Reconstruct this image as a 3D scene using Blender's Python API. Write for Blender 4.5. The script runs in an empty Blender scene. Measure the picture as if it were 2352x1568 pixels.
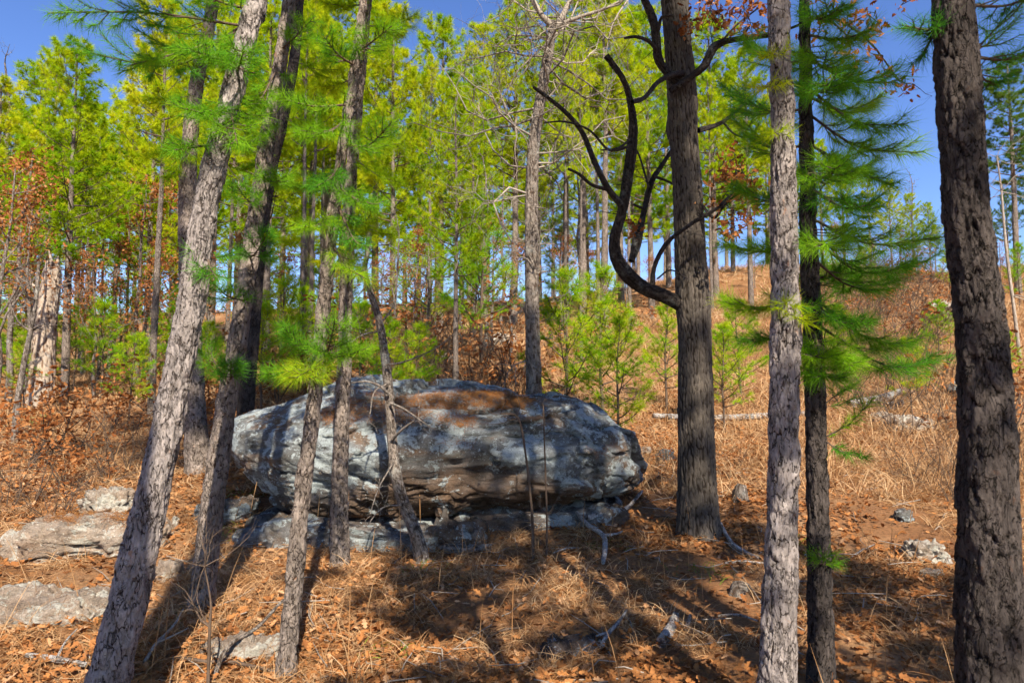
import bpy, bmesh, math
import numpy as np
from mathutils import Vector

# ------------------------------------------------------------------ camera, sky, sun, exposure
scene = bpy.context.scene
COL = scene.collection
CAM_H = 1.65
PITCH = math.radians(4.0)
cam_data = bpy.data.cameras.new('camera')
cam_data.sensor_width = 36.0
cam_data.lens = 24.0
cam_data.clip_start = 0.05
cam_data.clip_end = 2000.0
cam_data.dof.use_dof = True
cam_data.dof.focus_distance = 7.0
cam_data.dof.aperture_fstop = 4.0
cam = bpy.data.objects.new('camera', cam_data)
COL.objects.link(cam)
cam.location = (0, 0, CAM_H)
cam.rotation_euler = (math.pi / 2 + PITCH, 0, 0)
scene.camera = cam

SUN_EL = math.radians(41.0)
SUN_AZ = math.radians(16.0)            # behind the camera, this far to the right
TO_SUN = np.array([math.sin(SUN_AZ) * math.cos(SUN_EL), -math.cos(SUN_AZ) * math.cos(SUN_EL), math.sin(SUN_EL)])
world = bpy.data.worlds.new('World')
scene.world = world
world.use_nodes = True
wn = world.node_tree
for n in list(wn.nodes):
    wn.nodes.remove(n)
w_out = wn.nodes.new('ShaderNodeOutputWorld')
w_bg = wn.nodes.new('ShaderNodeBackground')
w_sky = wn.nodes.new('ShaderNodeTexSky')
w_sky.sky_type = 'NISHITA'
w_sky.sun_disc = False
w_sky.sun_elevation = SUN_EL
w_sky.sun_rotation = math.atan2(TO_SUN[0], TO_SUN[1])
w_sky.altitude = 600
w_sky.air_density = 1.0
w_sky.dust_density = 0.2
w_sky.ozone_density = 3.0
w_hs = wn.nodes.new('ShaderNodeHueSaturation')
w_hs.inputs['Saturation'].default_value = 1.17
w_hs.inputs['Hue'].default_value = 0.515
wn.links.new(w_sky.outputs[0], w_hs.inputs['Color'])
wn.links.new(w_hs.outputs[0], w_bg.inputs[0])
w_bg.inputs[1].default_value = 0.096
wn.links.new(w_bg.outputs[0], w_out.inputs[0])

sun_data = bpy.data.lights.new('sun', 'SUN')
sun_data.energy = 5.0
sun_data.angle = math.radians(0.53)
sun_data.color = (1.0, 0.915, 0.77)
sun = bpy.data.objects.new('sun', sun_data)
COL.objects.link(sun)
sun.rotation_euler = Vector(TO_SUN).to_track_quat('Z', 'Y').to_euler()

scene.view_settings.view_transform = 'Standard'
scene.view_settings.look = 'None'
scene.view_settings.exposure = 1.15
scene.view_settings.gamma = 1.0
scene.view_settings.use_curve_mapping = False
scene.render.engine = 'CYCLES'
scene.cycles.debug_use_spatial_splits = True
scene.cycles.use_denoising = True
scene.cycles.use_adaptive_sampling = True
scene.cycles.adaptive_threshold = 0.022
scene.cycles.adaptive_min_samples = 20
scene.cycles.max_bounces = 4
scene.cycles.diffuse_bounces = 2
scene.cycles.glossy_bounces = 1
scene.cycles.transmission_bounces = 2
scene.cycles.transparent_max_bounces = 4
scene.cycles.sample_clamp_indirect = 4.0

# ------------------------------------------------------------------ helpers: noise, rays, meshes
RNG = np.random.default_rng(7)

def _h(ix, iy, iz, seed):
    n = (ix.astype(np.int64) * 374761393 + iy.astype(np.int64) * 668265263 + iz.astype(np.int64) * 1274126177 + seed * 362437) & 0xffffffff
    n = ((n ^ (n >> 13)) * 1274126177) & 0xffffffff
    n = ((n ^ (n >> 16)) * 2246822519) & 0xffffffff
    return ((n ^ (n >> 15)) & 0xffffff) / float(0xffffff)

def vnoise(x, y, z=0.0, seed=0):
    x, y, z = np.broadcast_arrays(np.asarray(x, float), np.asarray(y, float), np.asarray(z, float))
    ix, iy, iz = np.floor(x), np.floor(y), np.floor(z)
    fx, fy, fz = x - ix, y - iy, z - iz
    fx, fy, fz = fx * fx * (3 - 2 * fx), fy * fy * (3 - 2 * fy), fz * fz * (3 - 2 * fz)
    r = 0
    for a in (0, 1):
        for b in (0, 1):
            for c in (0, 1):
                r = r + _h(ix + a, iy + b, iz + c, seed) * (fx if a else 1 - fx) * (fy if b else 1 - fy) * (fz if c else 1 - fz)
    return r * 2 - 1

def fbm(x, y, z=0.0, oct=4, seed=0, gain=0.5):
    s, a, f = 0, 1.0, 1.0
    for o in range(oct):
        s = s + a * vnoise(np.asarray(x) * f, np.asarray(y) * f, np.asarray(z) * f, seed + o * 17)
        a *= gain
        f *= 2.03
    return s

def sstep(a, b, x):
    t = np.clip((x - a) / (b - a), 0, 1)
    return t * t * (3 - 2 * t)

# terrain: level by the camera, rising behind the boulder, steepest to the right
_GD = np.array([-60, 0, 5, 6.6, 8, 10, 14, 22, 38, 60, 110, 400.])
_GL = np.array([-2, 0, 0, .08, .25, .65, 1.2, 1.95, 3.6, 7.6, 14.0, 14.0])
_GC = np.array([-2, 0, 0, .05, .15, .55, 1.35, 3.2, 6.2, 9.6, 14.0, 14.0])
_GR = np.array([-2, 0, 0, .08, .25, .5, 1.15, 3.2, 8.4, 11.5, 12., 12.])

def ground_z(x, y):
    x = np.asarray(x, float)
    y = np.asarray(y, float)
    def sm(tab):
        return (np.interp(y - 1.2, _GD, tab) + np.interp(y, _GD, tab) * 2 + np.interp(y + 1.2, _GD, tab)) / 4
    u = np.clip(x / np.maximum(y, 4.0), -0.8, 0.75)
    L, C, R = sm(_GL), sm(_GC), sm(_GR)
    tl = sstep(0, 1, np.clip(-u / 0.7, 0, 1))
    tr = sstep(0, 1, np.clip(u / 0.36, 0, 1))
    z = C + (L - C) * tl + (R - C) * tr
    z = z + 0.06 * vnoise(x * 0.9, y * 0.9, 0, 3) + 0.03 * vnoise(x * 2.3, y * 2.3, 0, 4) + 0.012 * vnoise(x * 7, y * 7, 0, 5)
    return z + 0.35 * sstep(9, 25, y) * vnoise(x * 0.21, y * 0.21, 0, 6)

def ray(px, py):
    """direction of a view ray; px, py are measured on the photograph at 2352 x 1568"""
    u, v = (px - 1176) / 1568.0, (784 - py) / 1568.0
    return np.array([u, math.cos(PITCH) - v * math.sin(PITCH), math.sin(PITCH) + v * math.cos(PITCH)])

def W(px, py, y):
    """the point at distance y (metres north of the camera) along that ray"""
    r = ray(px, py)
    return np.array([0, 0, CAM_H]) + r * (y / r[1])

def on_ground(px, py):
    r = ray(px, py)
    r = r / r[1]
    d = np.linspace(1.5, 90, 6000)
    below = (CAM_H + r[2] * d) < ground_z(r[0] * d, d)
    k = int(np.argmax(below)) if below.any() else len(d) - 1
    return np.array([r[0] * d[k], d[k], float(ground_z(r[0] * d[k], d[k]))])

class Geo:
    def __init__(self):
        self.v, self.f, self.m, self.r, self.q = [], [], [], [], []
        self.n = 0
    def add(self, V, F, mat=0, rnd=0.5, q=0.0):
        V = np.asarray(V, float).reshape(-1, 3)
        F = np.asarray(F, np.int64)
        self.v.append(V)
        self.f.append(F + self.n)
        self.m.append(np.full(len(F), mat, np.int32))
        self.r.append(np.broadcast_to(np.asarray(rnd, float), (len(V),)))
        self.q.append(np.broadcast_to(np.asarray(q, float), (len(V),)))
        self.n += len(V)
    def mesh(self, name, mats, smooth=True, origin=None):
        me = bpy.data.meshes.new(name)
        V = np.concatenate(self.v)
        if origin is not None:
            V = V - np.asarray(origin, float)[None]
        tot = np.concatenate([np.full(len(f), f.shape[1]) for f in self.f])
        loops = np.concatenate([f.ravel() for f in self.f])
        me.vertices.add(len(V))
        me.vertices.foreach_set('co', V.astype(np.float32).ravel())
        me.loops.add(len(loops))
        me.loops.foreach_set('vertex_index', loops.astype(np.int32))
        me.polygons.add(len(tot))
        me.polygons.foreach_set('loop_start', np.concatenate([[0], np.cumsum(tot)[:-1]]).astype(np.int32))
        me.polygons.foreach_set('material_index', np.concatenate(self.m))
        me.polygons.foreach_set('use_smooth', np.full(len(tot), smooth))
        for nm, arr in (('rnd', self.r), ('rel', self.q)):
            a = me.attributes.new(nm, 'FLOAT', 'POINT')
            a.data.foreach_set('value', np.concatenate(arr).astype(np.float32))
        for m in (mats if isinstance(mats, (list, tuple)) else [mats]):
            me.materials.append(m)
        me.update(calc_edges=True)
        return me
    def obj(self, name, mats, parent=None, smooth=True, kind=None, label=None, cat=None, group=None, origin=None):
        return link(name, self.mesh(name, mats, smooth, origin), parent, kind, label, cat, group)

def link(name, data, parent=None, kind=None, label=None, cat=None, group=None, loc=None):
    o = bpy.data.objects.new(name, data)
    COL.objects.link(o)
    if parent is not None:
        o.parent = parent
    if loc is not None:
        o.location = tuple(float(c) for c in loc)
    for k, v in (('kind', kind), ('label', label), ('category', cat), ('group', group)):
        if v:
            o[k] = v
    return o

def thing(name, label, cat, loc=(0, 0, 0), group=None):
    return link(name, None, None, None, label, cat, group, loc)

def unit(v):
    v = np.asarray(v, float)
    return v / (np.linalg.norm(v, axis=-1, keepdims=True) + 1e-12)

def resample(pts, rad, step, jitter=0.0, rng=RNG):
    """a smooth curve through the points (Catmull-Rom) with radii"""
    pts = np.asarray(pts, float)
    rad = np.asarray(rad, float)
    P_ = np.vstack([2 * pts[0] - pts[1], pts, 2 * pts[-1] - pts[-2]])
    out, ro = [], []
    for i in range(len(pts) - 1):
        L = np.linalg.norm(pts[i + 1] - pts[i])
        st = step(i) if callable(step) else step
        n = max(1, int(round(L / st)))
        t = (np.arange(n) / n)[:, None]
        a, b, c, d = P_[i], P_[i + 1], P_[i + 2], P_[i + 3]
        out.append(0.5 * ((2 * b) + (-a + c) * t + (2 * a - 5 * b + 4 * c - d) * t ** 2 + (-a + 3 * b - 3 * c + d) * t ** 3))
        ro.append(rad[i] + (rad[i + 1] - rad[i]) * t[:, 0])
    out.append(pts[-1:])
    ro.append(rad[-1:])
    return np.vstack(out), np.concatenate(ro)

def frames(path):
    """tangents and a twist-free pair of normals along a path"""
    T = unit(np.gradient(path, axis=0))
    ref = np.array([0.0, -1.0, 0.0]) if abs(T[0, 2]) > 0.5 else np.array([0.0, 0.0, 1.0])
    a = np.cross(T[0], ref)
    A = np.empty_like(T)
    for i in range(len(T)):
        a = a - T[i] * a.dot(T[i])
        a = a / (math.sqrt(a.dot(a)) + 1e-12)
        A[i] = a
    return T, A, np.cross(A, T)

def grid_faces(nr, ns, closed=True):
    i = np.arange(nr - 1)[:, None]
    j = np.arange(ns if closed else ns - 1)[None]
    j2 = (j + 1) % ns
    return np.stack([i * ns + j, i * ns + j2, (i + 1) * ns + j2, (i + 1) * ns + j], -1).reshape(-1, 4)

def tube(g, pts, rad, sides=5, mat=0, rnd=0.5, step=None, q=0.5):
    pts, rad = np.asarray(pts, float), np.asarray(rad, float)
    if step:
        pts, rad = resample(pts, rad, step)
    T, A, B = frames(pts)
    th = np.arange(sides) / sides * 2 * math.pi
    V = pts[:, None] + rad[:, None, None] * (np.cos(th)[None, :, None] * A[:, None] + np.sin(th)[None, :, None] * B[:, None])
    g.add(V, grid_faces(len(pts), sides), mat, rnd, q)
    if sides >= 3:
        n0 = g.n - sides
        g.add(np.vstack([pts[-1:] + T[-1] * rad[-1] * .6, V[-1]]), [[0, 1 + k, 1 + (k + 1) % sides] for k in range(sides)], mat, rnd, q)

def cells(U, Vv, n, seed, jit=0.85):
    """Voronoi on a cylinder of n cells around: F1, F2 distances, cell random numbers and offsets"""
    iu, iv = np.floor(U), np.floor(Vv)
    f1 = np.full(U.shape, 9.0)
    f2 = np.full(U.shape, 9.0)
    r1 = np.zeros(U.shape)
    du = np.zeros(U.shape)
    dv = np.zeros(U.shape)
    for a in (-1, 0, 1):
        for b in (-1, 0, 1):
            cu, cv = iu + a, iv + b
            hu, hv, hr = (_h(np.mod(cu, n), cv, cu * 0, seed + k) for k in (0, 11, 23))
            x = U - (cu + 0.5 + (hu - 0.5) * jit)
            y = Vv - (cv + 0.5 + (hv - 0.5) * jit)
            d = np.sqrt(x * x + y * y)
            near = d < f1
            f2 = np.where(near, f1, np.minimum(f2, d))
            r1 = np.where(near, hr, r1)
            du = np.where(near, x, du)
            dv = np.where(near, y, dv)
            f1 = np.where(near, d, f1)
    return f1, f2, r1, du, dv

def trunk_geo(g, pts, rad, kind='pine', sides=96, step=0.013, seed=1, mat=0, depth=0.016, cell=(0.05, 0.085), flare=0.0, knots=()):
    path, r = resample(pts, rad, step)
    T, A, B = frames(path)
    s = np.concatenate([[0], np.cumsum(np.linalg.norm(np.diff(path, axis=0), axis=1))])
    th = np.arange(sides) / sides * 2 * math.pi
    TH, S = np.meshgrid(th, s)
    R = r[:, None] * np.ones_like(TH)
    n = max(5, int(round(2 * math.pi * float(np.mean(r)) / cell[0])))
    cx, cy = np.cos(TH), np.sin(TH)
    wu = fbm(cx * 2.5, cy * 2.5, S * 5, 3, seed) * 0.55
    wv = fbm(cx * 2.5, cy * 2.5, S * 5 + 40, 3, seed + 5) * 0.5
    U = np.mod(TH / (2 * math.pi) * n + wu, n)
    f1, f2, cr, du, dv = cells(U, S / cell[1] + wv, n, seed)
    e = f2 - f1
    fine = fbm(cx * r.mean() * 60, cy * r.mean() * 60, S * 60, 3, seed + 9)
    if kind == 'pine':
        gate = sstep(-0.35, 0.35, fbm(cx * 3, cy * 3, S * 7, 2, seed + 60))
        plate = 1 - (1 - sstep(0.02, 0.10, e)) * (0.15 + 0.85 * gate)
        # thin flakes in layers, with ragged sharp edges
        fl = fbm(cx * n / 4.0 + 5, cy * n / 4.0, S * 9, 4, seed + 70, 0.6) * 2.6
        lay = np.floor(fl) + sstep(0.72, 1.0, fl - np.floor(fl))
        h = 0.95 * plate + 0.22 * lay + 0.45 * (cr - 0.5) - 0.4 * dv + 0.25 * du * (cr - 0.5) + fine * 0.12
        rel = np.clip(plate, 0, 1)
    else:
        ridge = 1 - np.abs(fbm(TH / (2 * math.pi) * 0 + cx * n / 5.5, cy * n / 5.5, S * 2.6, 3, seed + 3)) * 2.0
        h = 0.7 * sstep(0.02, 0.4, e) * (0.6 + 0.5 * cr) + 0.5 * np.clip(ridge, 0, 1) + fine * 0.12
        rel = np.clip(sstep(0.02, 0.4, e) * 0.5 + 0.5 * np.clip(ridge, 0, 1), 0, 1)
    lump = 1 + 0.05 * vnoise(cx * 1.3, cy * 1.3, S * 1.5, seed + 30) + 0.03 * vnoise(cx * 2.5, cy * 2.5, S * 4, seed + 31)
    if flare:
        k = np.exp(-S / 0.16) * flare
        lump = lump + k * (1 + 0.5 * np.sin(TH * 5 + seed) + 0.3 * np.sin(TH * 3 + 2))
    R = R * lump + depth * (h - h.mean())
    for ks, kth, kr, kh in knots:
        dth = np.angle(np.exp(1j * (TH - kth))) * R
        R = R + kh * np.exp(-(dth ** 2 + (S - ks) ** 2) / kr ** 2)
    V = path[:, None] + R[..., None] * (cx[..., None] * A[:, None] + cy[..., None] * B[:, None])
    g.add(V, grid_faces(len(path), sides), mat, cr.ravel(), rel.ravel())

def needles(g, P_, A_, K, length, width, spread=(0.25, 1.1), mat=1, rnd=None, rng=RNG, droop=0.12):
    """K thin pointed needles round each point, leaning forward along its axis"""
    M = len(P_)
    if M == 0:
        return
    A_ = unit(A_)
    ref = np.where(np.abs(A_[:, 2:3]) > 0.9, [[1.0, 0, 0]], [[0, 0, 1.0]])
    X = unit(np.cross(A_, ref))
    Y = np.cross(A_, X)
    ph = rng.uniform(0, 2 * math.pi, (M, K))
    al = rng.uniform(spread[0], spread[1], (M, K))
    D = np.cos(al)[..., None] * A_[:, None] + np.sin(al)[..., None] * (np.cos(ph)[..., None] * X[:, None] + np.sin(ph)[..., None] * Y[:, None])
    D[..., 2] -= droop
    D = unit(D)
    L = length * rng.uniform(0.7, 1.12, (M, K))
    side = unit(np.cross(D, rng.normal(size=(M, K, 3))))
    b = P_[:, None] + rng.normal(scale=width * 0.6, size=(M, K, 3))
    wv = side * (width * 0.5)
    tip = b + D * L[..., None]
    tip[..., 2] -= (L * L * 0.5)
    V = np.stack([b - wv, b + wv, tip], 2).reshape(-1, 3)
    r = rng.uniform(0, 1, M) if rnd is None else np.broadcast_to(rnd, (M,))
    r = np.clip(r[:, None] + rng.uniform(-0.15, 0.15, (M, K)), 0, 1)
    g.add(V, np.arange(M * K * 3).reshape(-1, 3), mat, np.repeat(r.ravel(), 3), np.tile([0.0, 0.0, 1.0], M * K))

def seg_points(a, b, n):
    return a[None] + (b - a)[None] * np.linspace(0, 1, n)[:, None]

# ------------------------------------------------------------------ materials
def material(name):
    m = bpy.data.materials.new(name)
    m.use_nodes = True
    nt = m.node_tree
    for n in list(nt.nodes):
        nt.nodes.remove(n)
    return m, nt, nt.nodes.new('ShaderNodeOutputMaterial')

class N:
    """short hand for node trees"""
    def __init__(self, nt):
        self.nt = nt
    def new(self, t, **kw):
        n = self.nt.nodes.new(t)
        for k, v in kw.items():
            setattr(n, k, v)
        return n
    def link(self, a, b):
        self.nt.links.new(a, b)
    def attr(self, name):
        return self.new('ShaderNodeAttribute', attribute_name=name).outputs['Fac']
    def coord(self, scale=(1, 1, 1)):
        c = self.new('ShaderNodeTexCoord').outputs['Object']
        m = self.new('ShaderNodeMapping')
        m.inputs['Scale'].default_value = scale
        self.link(c, m.inputs[0])
        return m.outputs[0]
    def noise(self, vec, scale, detail=4, rough=0.6, dist=0.0):
        n = self.new('ShaderNodeTexNoise')
        n.inputs['Scale'].default_value = scale
        n.inputs['Detail'].default_value = detail
        n.inputs['Roughness'].default_value = rough
        n.inputs['Distortion'].default_value = dist
        self.link(vec, n.inputs['Vector'])
        return n.outputs['Fac']
    def ramp(self, fac, stops, interp='LINEAR'):
        r = self.new('ShaderNodeValToRGB')
        r.color_ramp.interpolation = interp
        e = r.color_ramp.elements
        while len(e) < len(stops):
            e.new(0.5)
        for k, (p, c) in enumerate(stops):
            e[k].position = p
            e[k].color = (c, c, c, 1) if isinstance(c, (int, float)) else (*c, 1)
        self.link(fac, r.inputs[0])
        return r.outputs[0]
    def mix(self, fac, a, b, mode='MIX'):
        m = self.new('ShaderNodeMix', data_type='RGBA', blend_type=mode)
        for s, v in ((0, fac), (6, a), (7, b)):
            if isinstance(v, (int, float)):
                m.inputs[s].default_value = v if s == 0 else (v, v, v, 1)
            elif isinstance(v, tuple):
                m.inputs[s].default_value = (*v, 1)
            else:
                self.link(v, m.inputs[s])
        return m.outputs[2]
    def math(self, op, a, b=0.0):
        m = self.new('ShaderNodeMath', operation=op)
        for s, v in ((0, a), (1, b)):
            if isinstance(v, (int, float)):
                m.inputs[s].default_value = v
            else:
                self.link(v, m.inputs[s])
        return m.outputs[0]
    def bump(self, h, strength=0.5, dist=0.01):
        b = self.new('ShaderNodeBump')
        b.inputs['Strength'].default_value = strength
        b.inputs['Distance'].default_value = dist
        self.link(h, b.inputs['Height'])
        return b.outputs[0]
    def bsdf(self, out, col, rough=0.85, normal=None, spec=0.2):
        p = self.new('ShaderNodeBsdfPrincipled')
        if isinstance(col, tuple):
            p.inputs['Base Color'].default_value = (*col, 1)
        else:
            self.link(col, p.inputs['Base Color'])
        p.inputs['Roughness'].default_value = rough
        p.inputs['Specular IOR Level'].default_value = spec
        if normal:
            self.link(normal, p.inputs['Normal'])
        self.link(p.outputs[0], out.inputs[0])
        return p
    def leaf(self, out, col, tcol, trans=0.4):
        """thin leaf: diffuse front, light through from behind"""
        d, t = self.new('ShaderNodeBsdfDiffuse'), self.new('ShaderNodeBsdfTranslucent')
        self.link(col, d.inputs[0])
        self.link(tcol, t.inputs[0])
        m1 = self.new('ShaderNodeMixShader')
        m1.inputs[0].default_value = trans
        self.link(d.outputs[0], m1.inputs[1])
        self.link(t.outputs[0], m1.inputs[2])
        self.link(m1.outputs[0], out.inputs[0])

def mat_bark(name, plate, crack, flake, lichen=None, scale=0.0, contrast=1.0):
    """scale > 0 adds fine bark scales (cracks and steps finer than the mesh)"""
    m, nt, out = material(name)
    n = N(nt)
    c = n.coord((1, 1, 0.4))
    rnd, rel = n.attr('rnd'), n.attr('rel')
    base = n.ramp(rnd, [(0.0, tuple(x * 0.78 for x in plate)), (0.5, plate), (1.0, tuple(min(1, x * 1.15) for x in plate))])
    gr = n.noise(c, 60, 5, 0.75)
    base = n.mix(0.7, base, n.ramp(gr, [(0.3, 0.45), (0.7, 1.4)]), 'MULTIPLY')
    big = n.noise(n.coord(), 2.2, 4, 0.65)
    base = n.mix(0.6, base, n.ramp(big, [(0.35, 0.65), (0.7, 1.3)]), 'MULTIPLY')
    base = n.mix(n.ramp(n.noise(n.coord((1, 1, 0.6)), 16, 4, 0.6, 0.4), [(0.66, 0.0), (0.72, 0.85)]), base, flake)
    col = n.mix(n.ramp(rel, [(0.12, 0.0), (0.5, 1.0)]), crack, base)
    bumps = n.noise(n.coord((1, 1, 0.5)), 110, 5, 0.75)
    if lichen:
        col = n.mix(n.ramp(n.noise(n.coord(), 5.0, 6, 0.7), [(0.56, 0.0), (0.66, 0.75)]), col, lichen)
    if scale:
        vec = n.coord((1, 1, 0.34))
        # ragged flakes lying in layers: a noise cut into steps
        q = n.math('MULTIPLY', n.noise(vec, scale, 5, 0.62, 0.8), 9.0)
        fr = n.math('FRACT', q)
        step = n.math('ADD', n.math('FLOOR', q), n.ramp(fr, [(0.0, 0.0), (0.75, 0.15), (1.0, 1.0)]))
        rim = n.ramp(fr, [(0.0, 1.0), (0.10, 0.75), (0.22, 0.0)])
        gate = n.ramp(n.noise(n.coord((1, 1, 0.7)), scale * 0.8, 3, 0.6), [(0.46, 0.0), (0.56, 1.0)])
        pit_shade = n.ramp(n.noise(n.coord((1, 1, 0.6)), scale * 1.9, 4, 0.65, 0.6), [(0.64, 0.0), (0.68, 1.0)])
        wob = n.new('ShaderNodeTexNoise')
        wob.inputs['Scale'].default_value = scale * 2.2
        wob.inputs['Detail'].default_value = 4
        n.link(vec, wob.inputs['Vector'])
        add = n.new('ShaderNodeVectorMath', operation='MULTIPLY_ADD')
        n.link(wob.outputs['Color'], add.inputs[0])
        add.inputs[1].default_value = (0.75 / scale,) * 3
        n.link(vec, add.inputs[2])
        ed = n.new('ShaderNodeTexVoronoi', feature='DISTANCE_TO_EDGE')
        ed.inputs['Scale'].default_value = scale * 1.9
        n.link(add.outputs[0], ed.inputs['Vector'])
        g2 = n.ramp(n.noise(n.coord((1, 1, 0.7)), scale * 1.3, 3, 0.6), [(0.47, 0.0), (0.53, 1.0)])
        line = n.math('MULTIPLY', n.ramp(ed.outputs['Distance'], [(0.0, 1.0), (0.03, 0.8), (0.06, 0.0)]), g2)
        pit_shade = n.math('MAXIMUM', pit_shade, line)
        dark = n.math('MAXIMUM', n.math('MULTIPLY', rim, n.math('MULTIPLY', gate, 0.8)), n.math('MULTIPLY', pit_shade, 0.9))
        col = n.mix(dark, col, tuple(x * 0.6 for x in crack))  # shade in pits and at flake edges painted in, with darkened inner-bark colour
        tone = n.math('FRACT', n.math('MULTIPLY', n.math('FLOOR', q), 0.377))
        col = n.mix(0.6, col, n.ramp(tone, [(0.0, 0.72), (1.0, 1.28)]), 'MULTIPLY')
        h = n.math('ADD', n.math('MULTIPLY', step, 0.35), n.math('MULTIPLY', bumps, 0.5))
        h = n.math('SUBTRACT', h, n.math('MULTIPLY', dark, 1.0))
        nor = n.bump(h, 1.0, 0.013)
    else:
        nor = n.bump(bumps, 0.6, 0.006)
    n.bsdf(out, col, 0.92, nor, 0.12)
    return m

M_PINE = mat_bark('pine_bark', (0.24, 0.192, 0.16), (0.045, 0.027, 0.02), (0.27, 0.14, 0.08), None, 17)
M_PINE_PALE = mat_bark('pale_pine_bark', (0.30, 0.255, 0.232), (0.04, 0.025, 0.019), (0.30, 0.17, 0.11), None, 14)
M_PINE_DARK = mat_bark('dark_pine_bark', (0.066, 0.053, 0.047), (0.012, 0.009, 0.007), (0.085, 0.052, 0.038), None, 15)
M_OAK = mat_bark('oak_bark', (0.085, 0.07, 0.057), (0.022, 0.016, 0.012), (0.11, 0.088, 0.066))
M_LIMB = mat_bark('oak_limb_bark', (0.062, 0.05, 0.043), (0.02, 0.015, 0.013), (0.085, 0.066, 0.052), (0.14, 0.145, 0.135), 30)
M_GREY = mat_bark('grey_lichened_bark', (0.26, 0.215, 0.18), (0.08, 0.055, 0.04), (0.26, 0.21, 0.17), (0.36, 0.35, 0.31), 20)
M_TWIG = mat_bark('twig_bark', (0.12, 0.083, 0.06), (0.07, 0.047, 0.034), (0.16, 0.095, 0.06))
M_PALE_TWIG = mat_bark('pale_twig_bark', (0.32, 0.27, 0.22), (0.17, 0.13, 0.10), (0.36, 0.30, 0.24))
M_SNAG = mat_bark('weathered_wood', (0.38, 0.30, 0.23), (0.13, 0.07, 0.04), (0.45, 0.27, 0.13), (0.36, 0.33, 0.29))
M_DEAD = mat_bark('bleached_dead_wood', (0.48, 0.43, 0.39), (0.12, 0.09, 0.07), (0.4, 0.33, 0.27), (0.38, 0.43, 0.41), 26)

def mat_needles(name, stops, tint, trans=0.42):
    m, nt, out = material(name)
    n = N(nt)
    info = n.new('ShaderNodeObjectInfo').outputs['Random']
    f = n.math('ADD', n.math('MULTIPLY', n.attr('rnd'), 0.75), n.math('MULTIPLY', info, 0.25))
    col = n.ramp(f, stops)
    n.leaf(out, col, n.mix(1.0, col, tint, 'MULTIPLY'), trans)
    return m

M_NEEDLE = mat_needles('pine_needles', [(0.0, (0.06, 0.18, 0.012)), (0.35, (0.21, 0.36, 0.010)), (0.7, (0.42, 0.50, 0.010)), (1.0, (0.62, 0.58, 0.02))], (1.2, 1.25, 0.6))
M_NEEDLE_NEAR = mat_needles('fresh_pine_needles', [(0.0, (0.035, 0.15, 0.03)), (0.4, (0.10, 0.29, 0.022)), (0.8, (0.25, 0.42, 0.016)), (1.0, (0.48, 0.50, 0.02))], (1.2, 1.3, 0.6))
M_NEEDLE_YOUNG = mat_needles('young_pine_needles', [(0.0, (0.07, 0.27, 0.015)), (0.5, (0.22, 0.43, 0.012)), (1.0, (0.50, 0.52, 0.015))], (1.2, 1.2, 0.6), 0.45)
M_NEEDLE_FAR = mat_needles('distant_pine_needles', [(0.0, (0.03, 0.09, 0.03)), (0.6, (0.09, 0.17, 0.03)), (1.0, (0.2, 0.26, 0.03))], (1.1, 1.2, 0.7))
M_OAKLEAF = mat_needles('dead_oak_leaves', [(0.0, (0.13, 0.045, 0.018)), (0.4, (0.27, 0.095, 0.03)), (0.75, (0.40, 0.17, 0.06)), (1.0, (0.5, 0.28, 0.13))], (1.15, 0.9, 0.6), 0.3)
M_LITTER = mat_needles('fallen_oak_leaves', [(0.0, (0.11, 0.045, 0.02)), (0.35, (0.25, 0.10, 0.036)), (0.7, (0.41, 0.18, 0.062)), (1.0, (0.55, 0.37, 0.23))], (1.1, 0.85, 0.6), 0.15)
M_GRASS = mat_needles('dry_grass_blades', [(0.0, (0.19, 0.085, 0.035)), (0.35, (0.38, 0.205, 0.09)), (0.75, (0.54, 0.36, 0.20)), (1.0, (0.66, 0.50, 0.32))], (1.1, 0.95, 0.7), 0.25)
M_STRAW = mat_needles('fallen_pine_straw', [(0.0, (0.10, 0.04, 0.018)), (0.5, (0.27, 0.105, 0.032)), (1.0, (0.44, 0.23, 0.085))], (1.1, 0.9, 0.6), 0.15)
M_GREENGRASS = mat_needles('green_sprigs', [(0.0, (0.06, 0.16, 0.02)), (1.0, (0.25, 0.32, 0.03))], (1.1, 1.2, 0.6), 0.3)

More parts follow.
